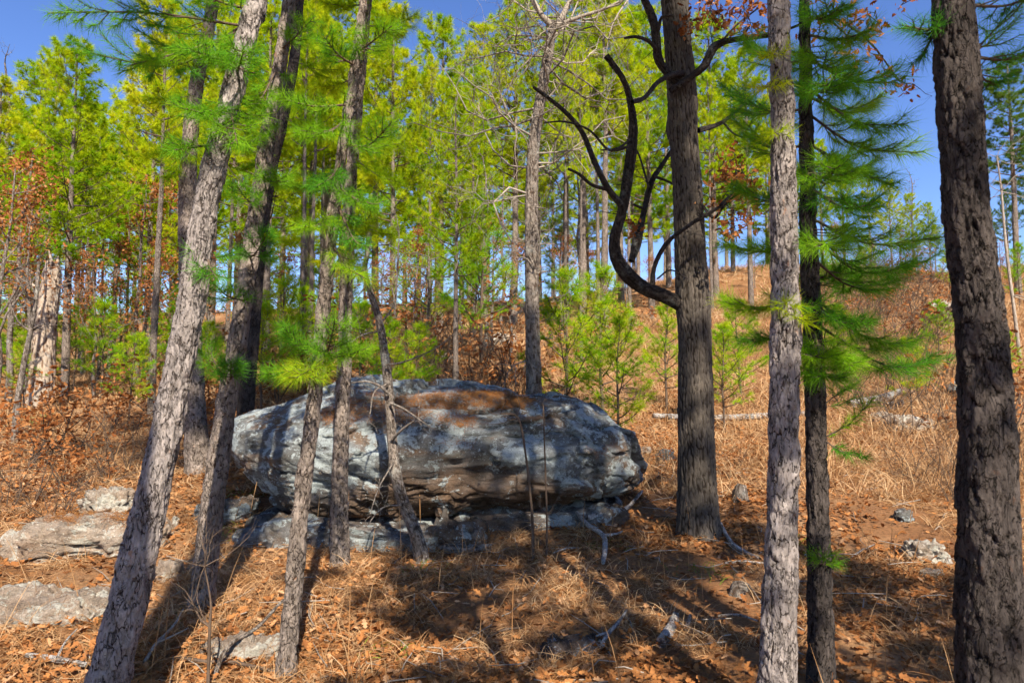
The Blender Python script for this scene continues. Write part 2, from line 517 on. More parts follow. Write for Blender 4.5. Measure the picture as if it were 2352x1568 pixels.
def mat_rock(name, pale, mid, dark, stain, lichen, scale=1.0, stain_amt=0.8, under=(0.13, 0.08, 0.05)):
    """rel = 1 marks the bare brown stone where no lichen grows"""
    m, nt, out = material(name)
    n = N(nt)
    c = n.coord()
    rel = n.attr('rel')
    a = n.noise(n.coord((0.8, 0.8, 1.4)), 1.9 * scale, 8, 0.68, 0.5)
    col = n.ramp(a, [(0.32, dark), (0.46, mid), (0.58, pale), (0.75, mid)])
    b = n.noise(n.coord((0.7, 0.7, 1.5)), 1.3 * scale, 6, 0.65, 0.5)
    col = n.mix(n.ramp(b, [(0.50, 0.0), (0.60, stain_amt)]), col, stain)
    brown = n.ramp(n.noise(n.coord((0.8, 0.8, 1.4)), 4 * scale, 7, 0.7, 0.5), [(0.35, tuple(x * 0.45 for x in under)), (0.5, under), (0.68, tuple(x * 1.9 for x in under))])
    col = n.mix(n.math('MULTIPLY', rel, 0.9), col, brown)
    bare = n.math('MULTIPLY', rel, 0.075)
    l1 = n.math('SUBTRACT', n.noise(c, 3.4 * scale, 9, 0.74, 0.3), bare)
    col = n.mix(n.ramp(l1, [(0.50, 0.0), (0.53, 0.9)]), col, lichen)
    l2 = n.math('SUBTRACT', n.noise(c, 15 * scale, 7, 0.75, 0.2), n.math('MULTIPLY', bare, 0.6))
    col = n.mix(n.ramp(l2, [(0.58, 0.0), (0.61, 0.9)]), col, tuple(min(1, x * 1.3) for x in lichen))
    l3 = n.noise(c, 8 * scale, 8, 0.72)
    col = n.mix(n.ramp(l3, [(0.34, 0.85), (0.43, 0.0)]), col, tuple(x * 0.5 for x in dark))
    sp = n.noise(c, 55 * scale, 5, 0.75)
    col = n.mix(0.75, col, n.ramp(sp, [(0.3, 0.5), (0.7, 1.4)]), 'MULTIPLY')
    h = n.math('ADD', n.math('MULTIPLY', n.noise(n.coord((0.8, 0.8, 1.5)), 10 * scale, 10, 0.78, 0.5), 1.2), n.math('MULTIPLY', n.noise(c, 70 * scale, 4, 0.7), 0.3))
    n.bsdf(out, col, 0.92, n.bump(h, 1.0, 0.05), 0.12)
    return m

M_ROCK = mat_rock('lichened_sandstone', (0.25, 0.265, 0.265), (0.15, 0.15, 0.142), (0.075, 0.064, 0.053), (0.19, 0.11, 0.06), (0.39, 0.43, 0.425))
M_ROCK_WARM = mat_rock('warm_sandstone', (0.52, 0.44, 0.36), (0.42, 0.34, 0.27), (0.24, 0.17, 0.12), (0.40, 0.24, 0.14), (0.58, 0.55, 0.47), 1.7, 0.6, (0.34, 0.24, 0.17))
M_ROCK_DARK = mat_rock('dark_flat_stone', (0.20, 0.19, 0.2), (0.13, 0.12, 0.12), (0.08, 0.07, 0.07), (0.16, 0.09, 0.07), (0.34, 0.36, 0.38), 2.0)

def mat_ground():
    m, nt, out = material('forest_floor')
    n = N(nt)
    c = n.coord()
    a = n.noise(c, 0.55, 5, 0.65)
    col = n.ramp(a, [(0.3, (0.17, 0.08, 0.038)), (0.5, (0.28, 0.14, 0.065)), (0.72, (0.43, 0.27, 0.145))])
    b = n.noise(c, 24, 6, 0.75, 0.5)
    col = n.mix(0.9, col, n.ramp(b, [(0.3, 0.35), (0.5, 0.85), (0.7, 1.35)]), 'MULTIPLY')
    d = n.noise(n.coord((1, 1, 1)), 5.0, 5, 0.7, 0.6)
    col = n.mix(n.ramp(d, [(0.55, 0.0), (0.68, 0.55)]), col, (0.38, 0.17, 0.06))
    n.bsdf(out, col, 0.95, n.bump(n.math('ADD', b, n.math('MULTIPLY', n.noise(c, 90, 4, 0.7), 0.5)), 0.8, 0.03), 0.05)
    return m

M_GROUND = mat_ground()

# ------------------------------------------------------------------ the ground
def build_ground():
    yy = np.concatenate([np.linspace(-45, 1, 40)[:-1], np.linspace(1, 12, 190)[:-1], np.linspace(12, 45, 130)[:-1], np.geomspace(45, 900, 50)])
    tt = np.linspace(-1, 1, 261)
    xx = np.sign(tt) * (np.abs(tt) * 9 + np.abs(tt) ** 4 * 40 + np.abs(tt) ** 12 * 700)
    X, Y = np.meshgrid(xx, yy)
    Z = ground_z(X, Y)
    g = Geo()
    g.add(np.stack([X, Y, Z], -1), grid_faces(len(yy), len(xx), False))
    g.obj('ground', M_GROUND, kind='structure')
build_ground()

# ------------------------------------------------------------------ rocks
_ico = {}
def ico(level):
    if level not in _ico:
        bm = bmesh.new()
        bmesh.ops.create_icosphere(bm, subdivisions=level, radius=1.0)
        _ico[level] = (np.array([v.co[:] for v in bm.verts]), np.array([[v.index for v in f.verts] for f in bm.faces]))
        bm.free()
    return _ico[level]

def facets(P_, seed):
    """3-D Voronoi: each cell a tilted flat facet; returns height and distance to the border"""
    ip = np.floor(P_)
    f1 = np.full(len(P_), 9.0)
    f2 = f1.copy()
    hh = np.zeros(len(P_))
    for a in (-1, 0, 1):
        for b in (-1, 0, 1):
            for c in (-1, 0, 1):
                q = ip + [a, b, c]
                r = [_h(q[:, 0], q[:, 1], q[:, 2], seed + k) for k in range(6)]
                o = P_ - (q + np.stack(r[:3], 1))
                d = np.sqrt((o * o).sum(1))
                near = d < f1
                f2 = np.where(near, f1, np.minimum(f2, d))
                hh = np.where(near, (r[3] - 0.5) + o[:, 2] * (r[4] - 0.5) * 1.6 + o[:, 0] * (r[5] - 0.5) * 1.6, hh)
                f1 = np.where(near, d, f1)
    return hh, f2 - f1

def rough(V, D, seed, s, amp, strata=0.0, tilt=(0.1, 0.05), fine=1.0):
    """push points out along D: lumps, chiselled facets, beds and cracks"""
    x, y, z = (V / s).T
    wx, wy, wz = (0.25 * fbm(x * 1.7 + k, y * 1.7, z * 1.7, 2, seed + 60 + k) for k in (0, 1, 2))
    d = 0.55 * fbm(x * 1.2, y * 1.2, z * 1.2, 2, seed)
    h1, e1 = facets(np.stack([x + wx, y + wy, (z + wz) * 1.5], 1), seed + 1)
    h2, e2 = facets(np.stack([x + wx, y + wy, (z + wz) * 1.7], 1) * 2.9 + 7, seed + 2)
    d = d + 1.15 * h1 + 0.6 * h2 * fine - 0.8 * sstep(0.06, 0.0, e1) * sstep(-0.2, 0.3, vnoise(x, y, z, seed + 33)) - 0.22 * sstep(0.08, 0.0, e2)
    if strata:
        q = z + tilt[0] * x + tilt[1] * y + 0.22 * fbm(x * 1.4, y * 1.4, z * 0.6, 3, seed + 12)
        q = q * 2.6
        fr = q - np.floor(q)
        hgt = _h(np.floor(q), q * 0, q * 0, seed + 2)
        gate = sstep(-0.3, 0.3, vnoise(x * 0.8, y * 0.8, z * 0.8, seed + 77))
        d = d + strata * gate * ((hgt - 0.5) * 1.4 + (fr - 0.5) * 0.8 - 2.0 * sstep(0.10, 0.0, fr))
    d = d + 0.14 * fbm(x * 7, y * 7, z * 12, 3, seed + 40)
    return V + D * (d * amp)[:, None]

def rock(name, label, cat, loc, dims, seed, rotz=0.0, mat=None, level=4, strata=0.5, boxy=2.8, sink=0.25, group=None, tilt=0.0):
    n, F = ico(level)
    dims = np.array(dims, float)
    e = 2.0 / boxy
    b = np.sign(n) * np.abs(n) ** e
    b = b / (np.sum(np.abs(b) ** boxy, axis=1, keepdims=True) ** (1 / boxy))
    V = b * dims / 2
    V[:, 2] += tilt * V[:, 0]
    out = unit(n / dims)
    V = rough(V, out, seed, max(dims) * 0.3, min(dims) * 0.17 + 0.012, strata)
    rel = np.clip(0.35 + 0.5 * fbm(V[:, 0] * 2, V[:, 1] * 2, V[:, 2] * 4, 3, seed + 3), 0, 1)
    c, s_ = math.cos(rotz), math.sin(rotz)
    V = np.stack([V[:, 0] * c - V[:, 1] * s_, V[:, 0] * s_ + V[:, 1] * c, V[:, 2] + dims[2] * (0.5 - sink)], 1)
    g = Geo()
    g.add(V, F, 0, 0.5, rel)
    o = g.obj(name, mat or M_ROCK_WARM, label=label, cat=cat, group=group)
    o.location = tuple(float(q) for q in loc)
    return o

# the great boulder, outline measured on the photograph, leaning slab 2.5 m deep
OUT = [(533, 1005), (540, 965), (575, 948), (640, 928), (700, 906), (760, 888), (850, 880), (930, 884), (1000, 878), (1060, 878), (1110, 893), (1180, 912),
       (1265, 907), (1330, 921), (1390, 952), (1436, 994), (1450, 1045), (1472, 1088), (1455, 1125), (1400, 1142), (1330, 1142), (1270, 1160), (1200, 1186),
       (1140, 1176), (1080, 1184), (1000, 1200), (900, 1216), (800, 1216), (720, 1208), (640, 1180), (600, 1140), (560, 1092), (540, 1050)]
def build_boulder():
    pts = np.array([W(px, py, 8.75 - (py - 880) / 315 * 1.15) for px, py in OUT])
    c = np.array([-0.75, 0, 0.98])
    ang = np.arctan2(pts[:, 2] - c[2], pts[:, 0] - c[0])
    rad = np.hypot(pts[:, 2] - c[2], pts[:, 0] - c[0])
    o = np.argsort(ang)
    ang, rad = ang[o], rad[o]
    ang = np.concatenate([ang - 2 * math.pi, ang, ang + 2 * math.pi])
    rad = np.tile(rad, 3)
    n, F = ico(7)
    ph = np.arctan2(n[:, 2], n[:, 0])
    # directions in the true aspect, so that the points spread evenly over the long shape
    ph = np.arctan2(n[:, 2] * 0.75, n[:, 0] * 2.3)
    R = np.interp(ph, ang, rad)
    w = n[:, 1]
    p = 3.1
    wq = np.sign(w) * np.abs(w) ** 0.9
    s = (1 - np.abs(wq) ** p) ** (1 / p)
    x = c[0] + np.cos(ph) * R * s
    z = c[2] + np.sin(ph) * R * s
    y = 8.4 + wq * 1.25 + np.where(z > c[2], (z - c[2]) * 0.85, (c[2] - z) * (0.22 - 0.12 * sstep(-0.5, 1.0, x)))
    V = np.stack([x, y, z], 1)
    D = unit(np.stack([np.cos(ph) * s * 0.45, w * 1.1 - 0.3 * n[:, 2] * s, np.sin(ph) * s], 1))
    q = (V - np.array([-0.75, 8.4, 0]))
    V = rough(V, D, 31, 0.85, 0.10, 0.35, (0.12, 0.25), 0.6)
    # hollows and shoulders seen on the front face
    for bx, bz, by, sx, sz, amt in ((-1.9, 0.62, 7.2, 0.35, 0.16, 0.16), (0.25, 1.1, 7.4, 0.55, 0.10, 0.10), (-0.4, 0.75, 7.2, 0.5, 0.12, 0.10), (-2.6, 1.02, 7.3, 0.5, 0.05, 0.09), (-1.1, 0.55, 7.1, 0.3, 0.2, 0.10)):
        k = np.exp(-((V[:, 0] - bx) / sx) ** 2 - ((V[:, 2] - bz) / sz) ** 2) * (V[:, 1] < 8.3)
        V[:, 1] += amt * k
    g = Geo()
    base = np.array([-0.8, 8.3, 0.2])
    nz = fbm(V[:, 0] * 1.3, V[:, 1] * 1.3, V[:, 2] * 1.6, 4, 66)
    rel = sstep(1.05, 0.5, V[:, 2] + 0.38 * nz + 0.35 * sstep(0.2, 1.3, V[:, 0]) + 0.15 * sstep(-2.2, -3.0, V[:, 0]))
    g.add(V, F, 0, 0.5, rel)
    return g.obj('boulder', M_ROCK, label='huge blue-grey lichened boulder resting on a low ledge, pine straw on top', cat='boulder', origin=base), base
BOULDER, B0 = build_boulder()
BOULDER.location = tuple(B0)

def gp(px, py, dz=0.0):
    p = on_ground(px, py)
    p[2] += dz
    return p

rock('ledge_rock', 'pale lichened ledge under the boulder, behind the three slim front trunks', 'rock', (-1.58, 7.52, -0.06), (2.6, 1.5, 0.47), 5, 0.05, M_ROCK, 6, 0.4, 5.0, 0.25)
rock('ledge_rock', 'brown ledge rock under the right half of the boulder', 'rock', (0.30, 8.2, 0.04), (2.1, 1.6, 0.44), 9, -0.05, M_ROCK, 5, 0.5, 4.0, 0.25)
rock('stone', 'grey stone lying at the left foot of the great boulder', 'rock', gp(520, 1188), (0.62, 0.45, 0.28), 12, 0.2, M_ROCK, 5, 0.4, 2.6, 0.3)
LEFT_ROCK = rock('slab_rock', 'long cracked pale slab at left with orange pine straw on it', 'rock', gp(165, 1285) + np.array([0, 0.45, 0]), (1.40, 1.0, 0.42), 21, 0.22, M_ROCK_WARM, 6, 0.9, 3.6, 0.28)
rock('stone', 'rounded tan stone in the grass behind the straw-covered slab', 'rock', gp(245, 1172), (0.55, 0.45, 0.36), 23, 0.1, M_ROCK_WARM, 5, 0.4, 2.4, 0.35)
rock('slab_rock', 'mossy flat grey-brown slab at the lower left edge', 'rock', gp(70, 1440) + np.array([0, 0.15, 0]), (0.92, 0.6, 0.22), 27, -0.08, M_ROCK_WARM, 6, 0.5, 3.2, 0.3)
rock('stone', 'pale half-buried stone beside the foot of the slimmest front pine', 'rock', gp(555, 1500), (0.50, 0.30, 0.16), 33, 0.1, M_ROCK_WARM, 5, 0.4, 2.6, 0.4)
rock('stone', 'small orange-tan stone between the two leaning pines', 'rock', gp(385, 1325), (0.22, 0.2, 0.16), 35, 0.4, M_ROCK_WARM, 4)
rock('stone', 'dark flat stone in the shaded leaves at bottom centre', 'rock', gp(1315, 1490), (0.36, 0.26, 0.10), 41, 0.15, M_ROCK_DARK, 5, 0.4, 3.0, 0.35)
rock('stone', 'thin grey stone chip right of the dark flat stone', 'rock', gp(1445, 1470), (0.11, 0.09, 0.03), 43, 0.5, M_ROCK, 4, 0.2, 3.0, 0.2)
rock('stone', 'small dark stone left of the dark flat stone', 'rock', gp(1262, 1508), (0.13, 0.1, 0.06), 44, 0.1, M_ROCK_DARK, 4)
rock('stone', 'white stone in leaves just right of the great boulder', 'rock', gp(1528, 1056), (0.26, 0.2, 0.2), 47, 0.2, M_ROCK, 4)
rock('stone', 'reddish stone in leaves between boulder and oak', 'rock', gp(1482, 1045), (0.24, 0.2, 0.15), 48, 0.9, M_ROCK_WARM, 4)
rock('stone', 'pale stone block in grass left of the thick right-hand pine', 'rock', gp(2122, 1285), (0.34, 0.24, 0.2), 51, -0.3, M_ROCK_WARM, 5, 0.3, 3.4, 0.25)
rock('stone', 'low flat stone just below the pale stone block', 'rock', gp(2140, 1320), (0.2, 0.1, 0.05), 52, -0.1, M_ROCK_WARM, 4)
rock('stone', 'small white stone in the sunny leaves right of the dark slim pine', 'rock', gp(2075, 1195), (0.2, 0.14, 0.13), 53, 0.6, M_ROCK, 4)
rock('stone', 'pinkish rock slab on the slope below the far log', 'rock', gp(2085, 990), (0.85, 0.6, 0.34), 55, 0.1, M_ROCK_WARM, 5)
rock('stone', 'white rock chunk on the slope left of the pinkish slab', 'rock', gp(2030, 968), (0.5, 0.35, 0.22), 56, 0.4, M_ROCK_WARM, 4)
rock('stone', 'dark rock outcrop high on the right-hand slope', 'rock', gp(2190, 735), (1.8, 1.2, 0.9), 57, 0.4, M_ROCK_WARM, 5)
rock('stone', 'small white rock on the slope left of the thick right-hand pine', 'rock', gp(2200, 905), (0.5, 0.35, 0.35), 58, 0.4, M_ROCK, 4)
rock('stone', 'grey rock on the slope above the boulder, left of the distant pale trunk', 'rock', gp(1010, 832), (0.7, 0.5, 0.35), 59, 0.4, M_ROCK_WARM, 4)
rock('stone', 'pale rock on the slope right of the distant pale trunk', 'rock', gp(1155, 790), (0.9, 0.5, 0.4), 60, 0.4, M_ROCK_WARM, 4)

# ------------------------------------------------------------------ pine builders
def bough_geo(gt, gn, base, tip, rng, nl=0.12, nw=0.0030, shoots=14, K=7, gap=0.014, r0=0.009, shoot_len=0.30, arch=0.05, rbias=0.0, nshow=0.7):
    base, tip = np.asarray(base, float), np.asarray(tip, float)
    L = np.linalg.norm(tip - base)
    mid = (base + tip) / 2 + np.array([0, 0, -arch * L]) + rng.normal(scale=0.03 * L, size=3)
    path, rr = resample([base, mid, tip], [r0, r0 * 0.65, r0 * 0.3], L / 10)
    tube(gt, path, rr, 5, 0, rng.uniform())
    T = unit(np.gradient(path, axis=0))
    PP, AA = [], []
    def dress(p, frm):
        seg = np.linalg.norm(np.diff(p, axis=0), axis=1)
        s = np.concatenate([[0], np.cumsum(seg)])
        u = np.arange(frm * s[-1], s[-1], gap)
        if len(u) == 0:
            u = np.array([s[-1]])
        q = np.stack([np.interp(u, s, p[:, k]) for k in range(3)], 1)
        t = unit(np.gradient(p, axis=0))
        a = np.stack([np.interp(u, s, t[:, k]) for k in range(3)], 1)
        PP.append(q)
        AA.append(a)
    dress(path, 0.55)
    for k in range(shoots):
        t = 0.15 + 0.8 * (k + rng.uniform(0, 0.8)) / shoots
        i = min(len(path) - 1, int(t * (len(path) - 1)))
        sd = 1 if k % 2 else -1
        ax = unit(np.cross(T[i], [0, 0, 1.0]) + 1e-6)
        d = unit(T[i] * rng.uniform(0.5, 1.0) + ax * sd * rng.uniform(0.5, 1.0) + np.array([0, 0, rng.uniform(-0.35, 0.45)]))
        l = shoot_len * L * rng.uniform(0.55, 1.15) * (1.15 - 0.7 * t) + nl * 0.3
        e = path[i] + d * l + np.array([0, 0, 0.12 * l])
        sp = np.stack([path[i], path[i] + d * l * 0.5 - np.array([0, 0, 0.04 * l]), e])
        tube(gt, sp, [r0 * 0.4, r0 * 0.32, r0 * 0.2], 4, 0, rng.uniform())
        dress(sp, 1 - nshow)
    P_, A_ = np.vstack(PP), np.vstack(AA)
    rv = np.clip(rng.uniform(0.15, 0.75, len(P_)) * 0.5 + rng.uniform(0.05, 0.55) + rbias, 0, 1)
    needles(gn, P_, A_, K, nl, nw, (0.25, 1.15), 0, rv, rng)

def add_bough(root, base, tip, rng, origin, mat=None, twig=None, **kw):
    gt, gn = Geo(), Geo()
    bough_geo(gt, gn, base, tip, rng, **kw)
    b = gt.obj('bough', twig or M_TWIG, root, origin=origin)
    gn.obj('needles', mat or M_NEEDLE_NEAR, b, smooth=False, kind='stuff', origin=origin)
    return b

def crown_geo(g, H, z0, R, n_br, rng, tuft=(2, 24), nl=0.22, nw=0.013, sub=8, shape=0.75, lean=(0, 0), up=0.25, r0=0.03, dead=0, twig_sides=3):
    """whorled pine crown between z0 and H, tufts of needles at the twig ends; slots: 0 wood, 1 needles"""
    PP, AA, RR = [], [], []
    for k in range(n_br):
        t = ((k + rng.uniform(0, 1)) / n_br)
        z = z0 + (H - z0) * t
        prof = (1 - t) ** shape * (0.45 + 0.55 * min(1, t * 4 + 0.25)) + 0.08
        L = R * prof * (rng.uniform(0.65, 1.2) if nw < 0.01 else rng.uniform(0.4, 1.35))
        a = k * 2.4 + rng.uniform(-0.5, 0.5)
        el = up + 0.7 * t + rng.uniform(-0.25, 0.25)
        d = np.array([math.cos(a) * math.cos(el), math.sin(a) * math.cos(el), math.sin(el)])
        b = np.array([lean[0] * z, lean[1] * z, z])
        m = b + d * L * 0.5 + np.array([0, 0, -0.06 * L])
        e = b + d * L + np.array([0, 0, 0.10 * L])
        path, rr = resample([b, m, e], [r0 * (1.1 - t) + 0.006, r0 * 0.5 * (1.1 - t) + 0.004, 0.004], L / 6)
        tube(g, path, rr, twig_sides + 1, 0, rng.uniform())
        base_r = rng.uniform(0.1, 0.6)
        nsub = max(3, int(sub * (0.4 + prof)))
        for j in range(nsub):
            tt = 0.25 + 0.75 * (j + rng.uniform(0, 1)) / nsub
            i = min(len(path) - 1, int(tt * (len(path) - 1)))
            l = (0.35 * L * (1.2 - tt) + 0.12) * rng.uniform(0.6, 1.3)
            sd = 1 if j % 2 else -1
            ax = unit(np.cross(d, [0, 0, 1.0]) + 1e-6)
            dd = unit(d * rng.uniform(0.4, 1) + ax * sd * rng.uniform(0.3, 1) + np.array([0, 0, rng.uniform(-0.2, 0.7)]))
            e2 = path[i] + dd * l
            tube(g, np.stack([path[i], e2]), [0.007, 0.003], twig_sides, 0, rng.uniform())
            for q in range(tuft[0]):
                PP.append(e2 - dd * l * 0.38 * q)
                AA.append(dd + np.array([0, 0, 0.25]))
                RR.append(np.clip(base_r + 0.35 * (dd[2]) + rng.uniform(-0.05, 0.3), 0, 1))
        PP.append(path[-1])
        AA.append(d)
        RR.append(base_r)
    PP.append(np.array([lean[0] * H, lean[1] * H, H]))
    AA.append(np.array([0, 0, 1.0]))
    RR.append(0.6)
    needles(g, np.array(PP), np.array(AA), tuft[1], nl, nw, (0.1, 1.35), 1, np.array(RR), rng, 0.05)

def trunk_line(H, r, rng, bend=0.012, lean=(0, 0), n=8):
    z = np.linspace(0, 1, n)
    w = np.cumsum(rng.normal(scale=bend * H, size=(n, 2)), axis=0) * 0.25
    w -= w[0]
    P_ = np.stack([w[:, 0] + lean[0] * z * H, w[:, 1] + lean[1] * z * H, z * H], 1)
    return P_, r * (1 - 0.85 * z) + 0.004

# crowns for the front trunks whose tops rise out of the picture
TOP_CROWN = []
for k in range(3):
    g = Geo()
    crown_geo(g, 5.0, 0.2, 1.75, 38, np.random.default_rng(60 + k), (2, 26), 0.19, 0.011, 8)
    TOP_CROWN.append(g.mesh('crown', [M_TWIG, M_NEEDLE]))

FRONT = []
def front_pine(label, pix, y, mat=M_PINE, top=9.0, seed=1, crown=0, sides=96, dy=0.0, cell=(0.05, 0.085), depth=0.012, cat='pine tree', flare=0.26, hi=0.013, lean_on=True, crown_scale=1.0):
    """pix: (px, py, width px) up the trunk on the photograph; y: metres from the camera"""
    pts, rad = [], []
    for i, (px, py, w) in enumerate(pix):
        yy = y + dy * i / max(1, len(pix) - 1)
        p = W(px, py, yy)
        pts.append(p)
        r = ray(px, py)
        rad.append(w / 2 / 1568.0 * yy / r[1])
    pts, rad = np.array(pts), np.array(rad)
    d0 = pts[0] - pts[1]
    gz = float(ground_z(pts[0][0], pts[0][1]))
    k = (pts[0][2] - gz + 0.12) / max(0.05, -d0[2])
    if k > 0.02:
        foot = pts[0] + d0 * k
        pts = np.vstack([foot, pts])
        rad = np.concatenate([[rad[0] * 1.04], rad])
    base = pts[0].copy()
    base[2] = float(ground_z(base[0], base[1]))
    n_vis = len(pts)
    if top:
        up = unit(pts[-1] - pts[-2])
        up = unit(up * 0.5 + np.array([0, 0, 0.5]))
        hz = max(0.6, top - pts[-1][2])
        e1 = pts[-1] + up * hz * 0.5 / max(up[2], 0.5)
        up = unit(up * 0.4 + np.array([0, 0, 0.6]))
        e2 = e1 + up * hz * 0.5 / up[2]
        pts = np.vstack([pts, e1, e2])
        rad = np.concatenate([rad, [rad[-1] * 0.7, rad[-1] * 0.22]])
    root = thing('pine_tree', label, cat, base)
    g = Geo()
    trunk_geo(g, pts, rad, 'pine', sides, lambda i: hi if i < n_vis - 1 else 0.12, seed, 0, depth, cell, flare)
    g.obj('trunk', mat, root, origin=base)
    if top:
        c = link('crown', TOP_CROWN[crown % 3], root, 'stuff', loc=pts[-1] - base - np.array([0, 0, 3.6 * crown_scale]))
        c.rotation_euler = (0, 0, seed * 1.7)
        c.scale = (crown_scale,) * 3
    return root, base, pts

T1, b1, p1 = front_pine('thick pine in front at left, leaning right across the frame', [(246, 1568, 90), (318, 1280, 80), (384, 980, 66), (434, 720, 59), (474, 470, 53), (526, 240, 48), (578, 40, 43), (598, -60, 41)], 3.45, M_PINE_PALE, 9.5, 3, 0, 112, dy=0.5)
T2, b2, p2 = front_pine('second leaning pine from left, its foot in a dark ground shadow', [(458, 1410, 56), (492, 1130, 49), (520, 930, 42), (556, 720, 38), (586, 510, 36), (618, 300, 33), (652, 90, 28), (670, -60, 26)], 5.05, M_PINE, 10, 5, 1, 88, dy=0.6)
T2B, b2b, p2b = front_pine('pine with shaded foot just behind the thick leaning front pine', [(455, 1070, 56), (446, 930, 48), (436, 700, 42), (430, 480, 38), (436, 330, 34), (452, 190, 30), (480, 60, 26), (495, -60, 24)], 9.3, M_PINE, 14, 7, 2, 64, hi=0.02)
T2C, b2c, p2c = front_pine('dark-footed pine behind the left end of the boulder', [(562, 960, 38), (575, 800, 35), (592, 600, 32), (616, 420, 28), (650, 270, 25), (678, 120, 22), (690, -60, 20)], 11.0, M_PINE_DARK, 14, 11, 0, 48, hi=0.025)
T3, b3, p3 = front_pine('slimmest front pine, left of the two crossing trunks before the boulder', [(658, 1535, 42), (684, 1240, 36), (714, 980, 31), (742, 720, 31), (768, 480, 26), (796, 280, 22), (820, 120, 18), (838, -60, 15)], 4.1, M_PINE, 7.0, 13, 1, 80, cell=(0.042, 0.07), depth=0.012, crown_scale=0.7)
T4, b4, p4 = front_pine('straight slim pine standing against the middle of the boulder', [(780, 1302, 45), (781, 1080, 35), (789, 860, 31), (796, 640, 29), (806, 420, 25), (822, 220, 25), (838, 40, 24), (846, -60, 22)], 6.25, M_PINE, 11, 17, 2, 72, cell=(0.05, 0.08))
T6, b6, p6 = front_pine('pale upright pine in front at right, left of the dark slim pine', [(1785, 1568, 80), (1796, 1240, 70), (1800, 960, 64), (1804, 700, 62), (1800, 440, 55), (1794, 200, 48), (1788, 0, 44), (1786, -60, 43)], 3.3, M_PINE_PALE, 9.5, 19, 0, 112)
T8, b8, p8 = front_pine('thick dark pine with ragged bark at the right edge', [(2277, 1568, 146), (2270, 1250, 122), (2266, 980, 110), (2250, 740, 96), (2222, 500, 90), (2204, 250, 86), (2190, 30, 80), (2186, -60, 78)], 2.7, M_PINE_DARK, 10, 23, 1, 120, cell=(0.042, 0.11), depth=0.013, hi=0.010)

# boughs on the front pines
rb = np.random.default_rng(77)
def boughs(root, origin, specs, mat=None, **kw):
    for (x0, y0, d0, x1, y1, d1) in specs:
        add_bough(root, W(x0, y0, d0), W(x1, y1, d1), rb, origin, mat, **kw)
boughs(T1, b1, [(560, 60, 3.95, 110, 30, 3.7), (555, 70, 3.95, 300, 150, 3.5), (548, 130, 3.9, 430, 110, 3.5), (540, 170, 3.9, 560, 110, 3.4), (530, 200, 3.9, 545, 330, 3.5),
                (556, 60, 3.9, 200, 120, 4.4), (520, 250, 3.9, 430, 250, 3.4), (565, 20, 3.9, 420, -40, 3.6)], nl=0.10, nw=0.003, shoots=16, rbias=-0.08)
boughs(T1, b1, [(496, 330, 3.85, 400, 345, 3.5), (470, 560, 3.8, 500, 640, 3.5)], nl=0.11, shoots=8)
boughs(T2, b2, [(640, 150, 5.5, 560, 270, 5.1), (622, 280, 5.5, 540, 330, 5.0), (600, 400, 5.4, 660, 400, 5.0), (590, 470, 5.4, 540, 420, 5.0), (575, 590, 5.3, 620, 530, 4.9), (560, 690, 5.2, 480, 640, 4.8),
                (530, 870, 5.1, 530, 830, 4.8), (525, 880, 5.1, 470, 780, 5.2), (650, 110, 5.5, 720, 40, 5.2)], nl=0.11, nw=0.0028, shoots=13, K=10, arch=0.1)
boughs(T3, b3, [(805, 240, 4.1, 640, 225, 3.8), (800, 270, 4.1, 690, 300, 3.7), (790, 330, 4.1, 900, 280, 3.8), (785, 370, 4.1, 720, 430, 3.8), (778, 430, 4.1, 860, 470, 3.8), (770, 480, 4.1, 690, 520, 3.8), (775, 470, 4.1, 820, 560, 3.9),
                (742, 820, 4.1, 610, 860, 3.9), (742, 815, 4.1, 650, 750, 3.9), (744, 810, 4.1, 840, 800, 3.9), (742, 820, 4.1, 690, 860, 3.6), (745, 810, 4.1, 770, 730, 3.7), (815, 150, 4.1, 740, 80, 3.8), (820, 120, 4.1, 900, 60, 3.8), (762, 560, 4.1, 840, 640, 3.9)], nl=0.10, nw=0.0022, shoots=15, K=10, rbias=0.10, arch=0.1)
boughs(T4, b4, [(835, 60, 6.25, 960, 30, 5.9), (830, 130, 6.25, 760, 110, 5.9), (815, 300, 6.25, 930, 330, 6.0), (810, 360, 6.25, 920, 420, 5.9), (800, 480, 6.25, 900, 540, 6.0), (826, 170, 6.25, 720, 200, 6.1),
                (798, 560, 6.25, 730, 600, 6.0), (800, 520, 6.25, 860, 480, 5.8), (842, 10, 6.25, 760, 10, 5.9)], mat=M_NEEDLE, nl=0.115, nw=0.0032, shoots=14, K=10, arch=0.1)
boughs(T2B, b2b, [(440, 330, 9.3, 340, 360, 9.0), (445, 300, 9.3, 380, 420, 8.8), (455, 220, 9.3, 330, 230, 9.0), (470, 160, 9.3, 360, 130, 9.0), (480, 120, 9.3, 560, 180, 9.0), (490, 80, 9.3, 400, 40, 9.0), (450, 260, 9.3, 540, 300, 9.0)], nl=0.16, nw=0.007, shoots=12, gap=0.022, mat=M_NEEDLE)
boughs(T2C, b2c, [(600, 520, 11, 680, 560, 10.6), (616, 420, 11, 720, 430, 10.6), (630, 350, 11, 550, 390, 10.6), (650, 270, 11, 760, 300, 10.6), (660, 220, 11, 570, 200, 10.6), (675, 140, 11, 780, 160, 10.6)], nl=0.16, nw=0.008, shoots=12, gap=0.025, mat=M_NEEDLE)
boughs(T6, b6, [(1795, 130, 3.3, 1760, 120, 3.1), (1797, 170, 3.3, 1740, 200, 3.1), (1800, 310, 3.3, 1770, 300, 3.1), (1806, 720, 3.3, 1850, 740, 3.15), (1806, 700, 3.3, 1800, 690, 3.1)], nl=0.085, nw=0.0026, shoots=5, r0=0.004, mat=M_NEEDLE)
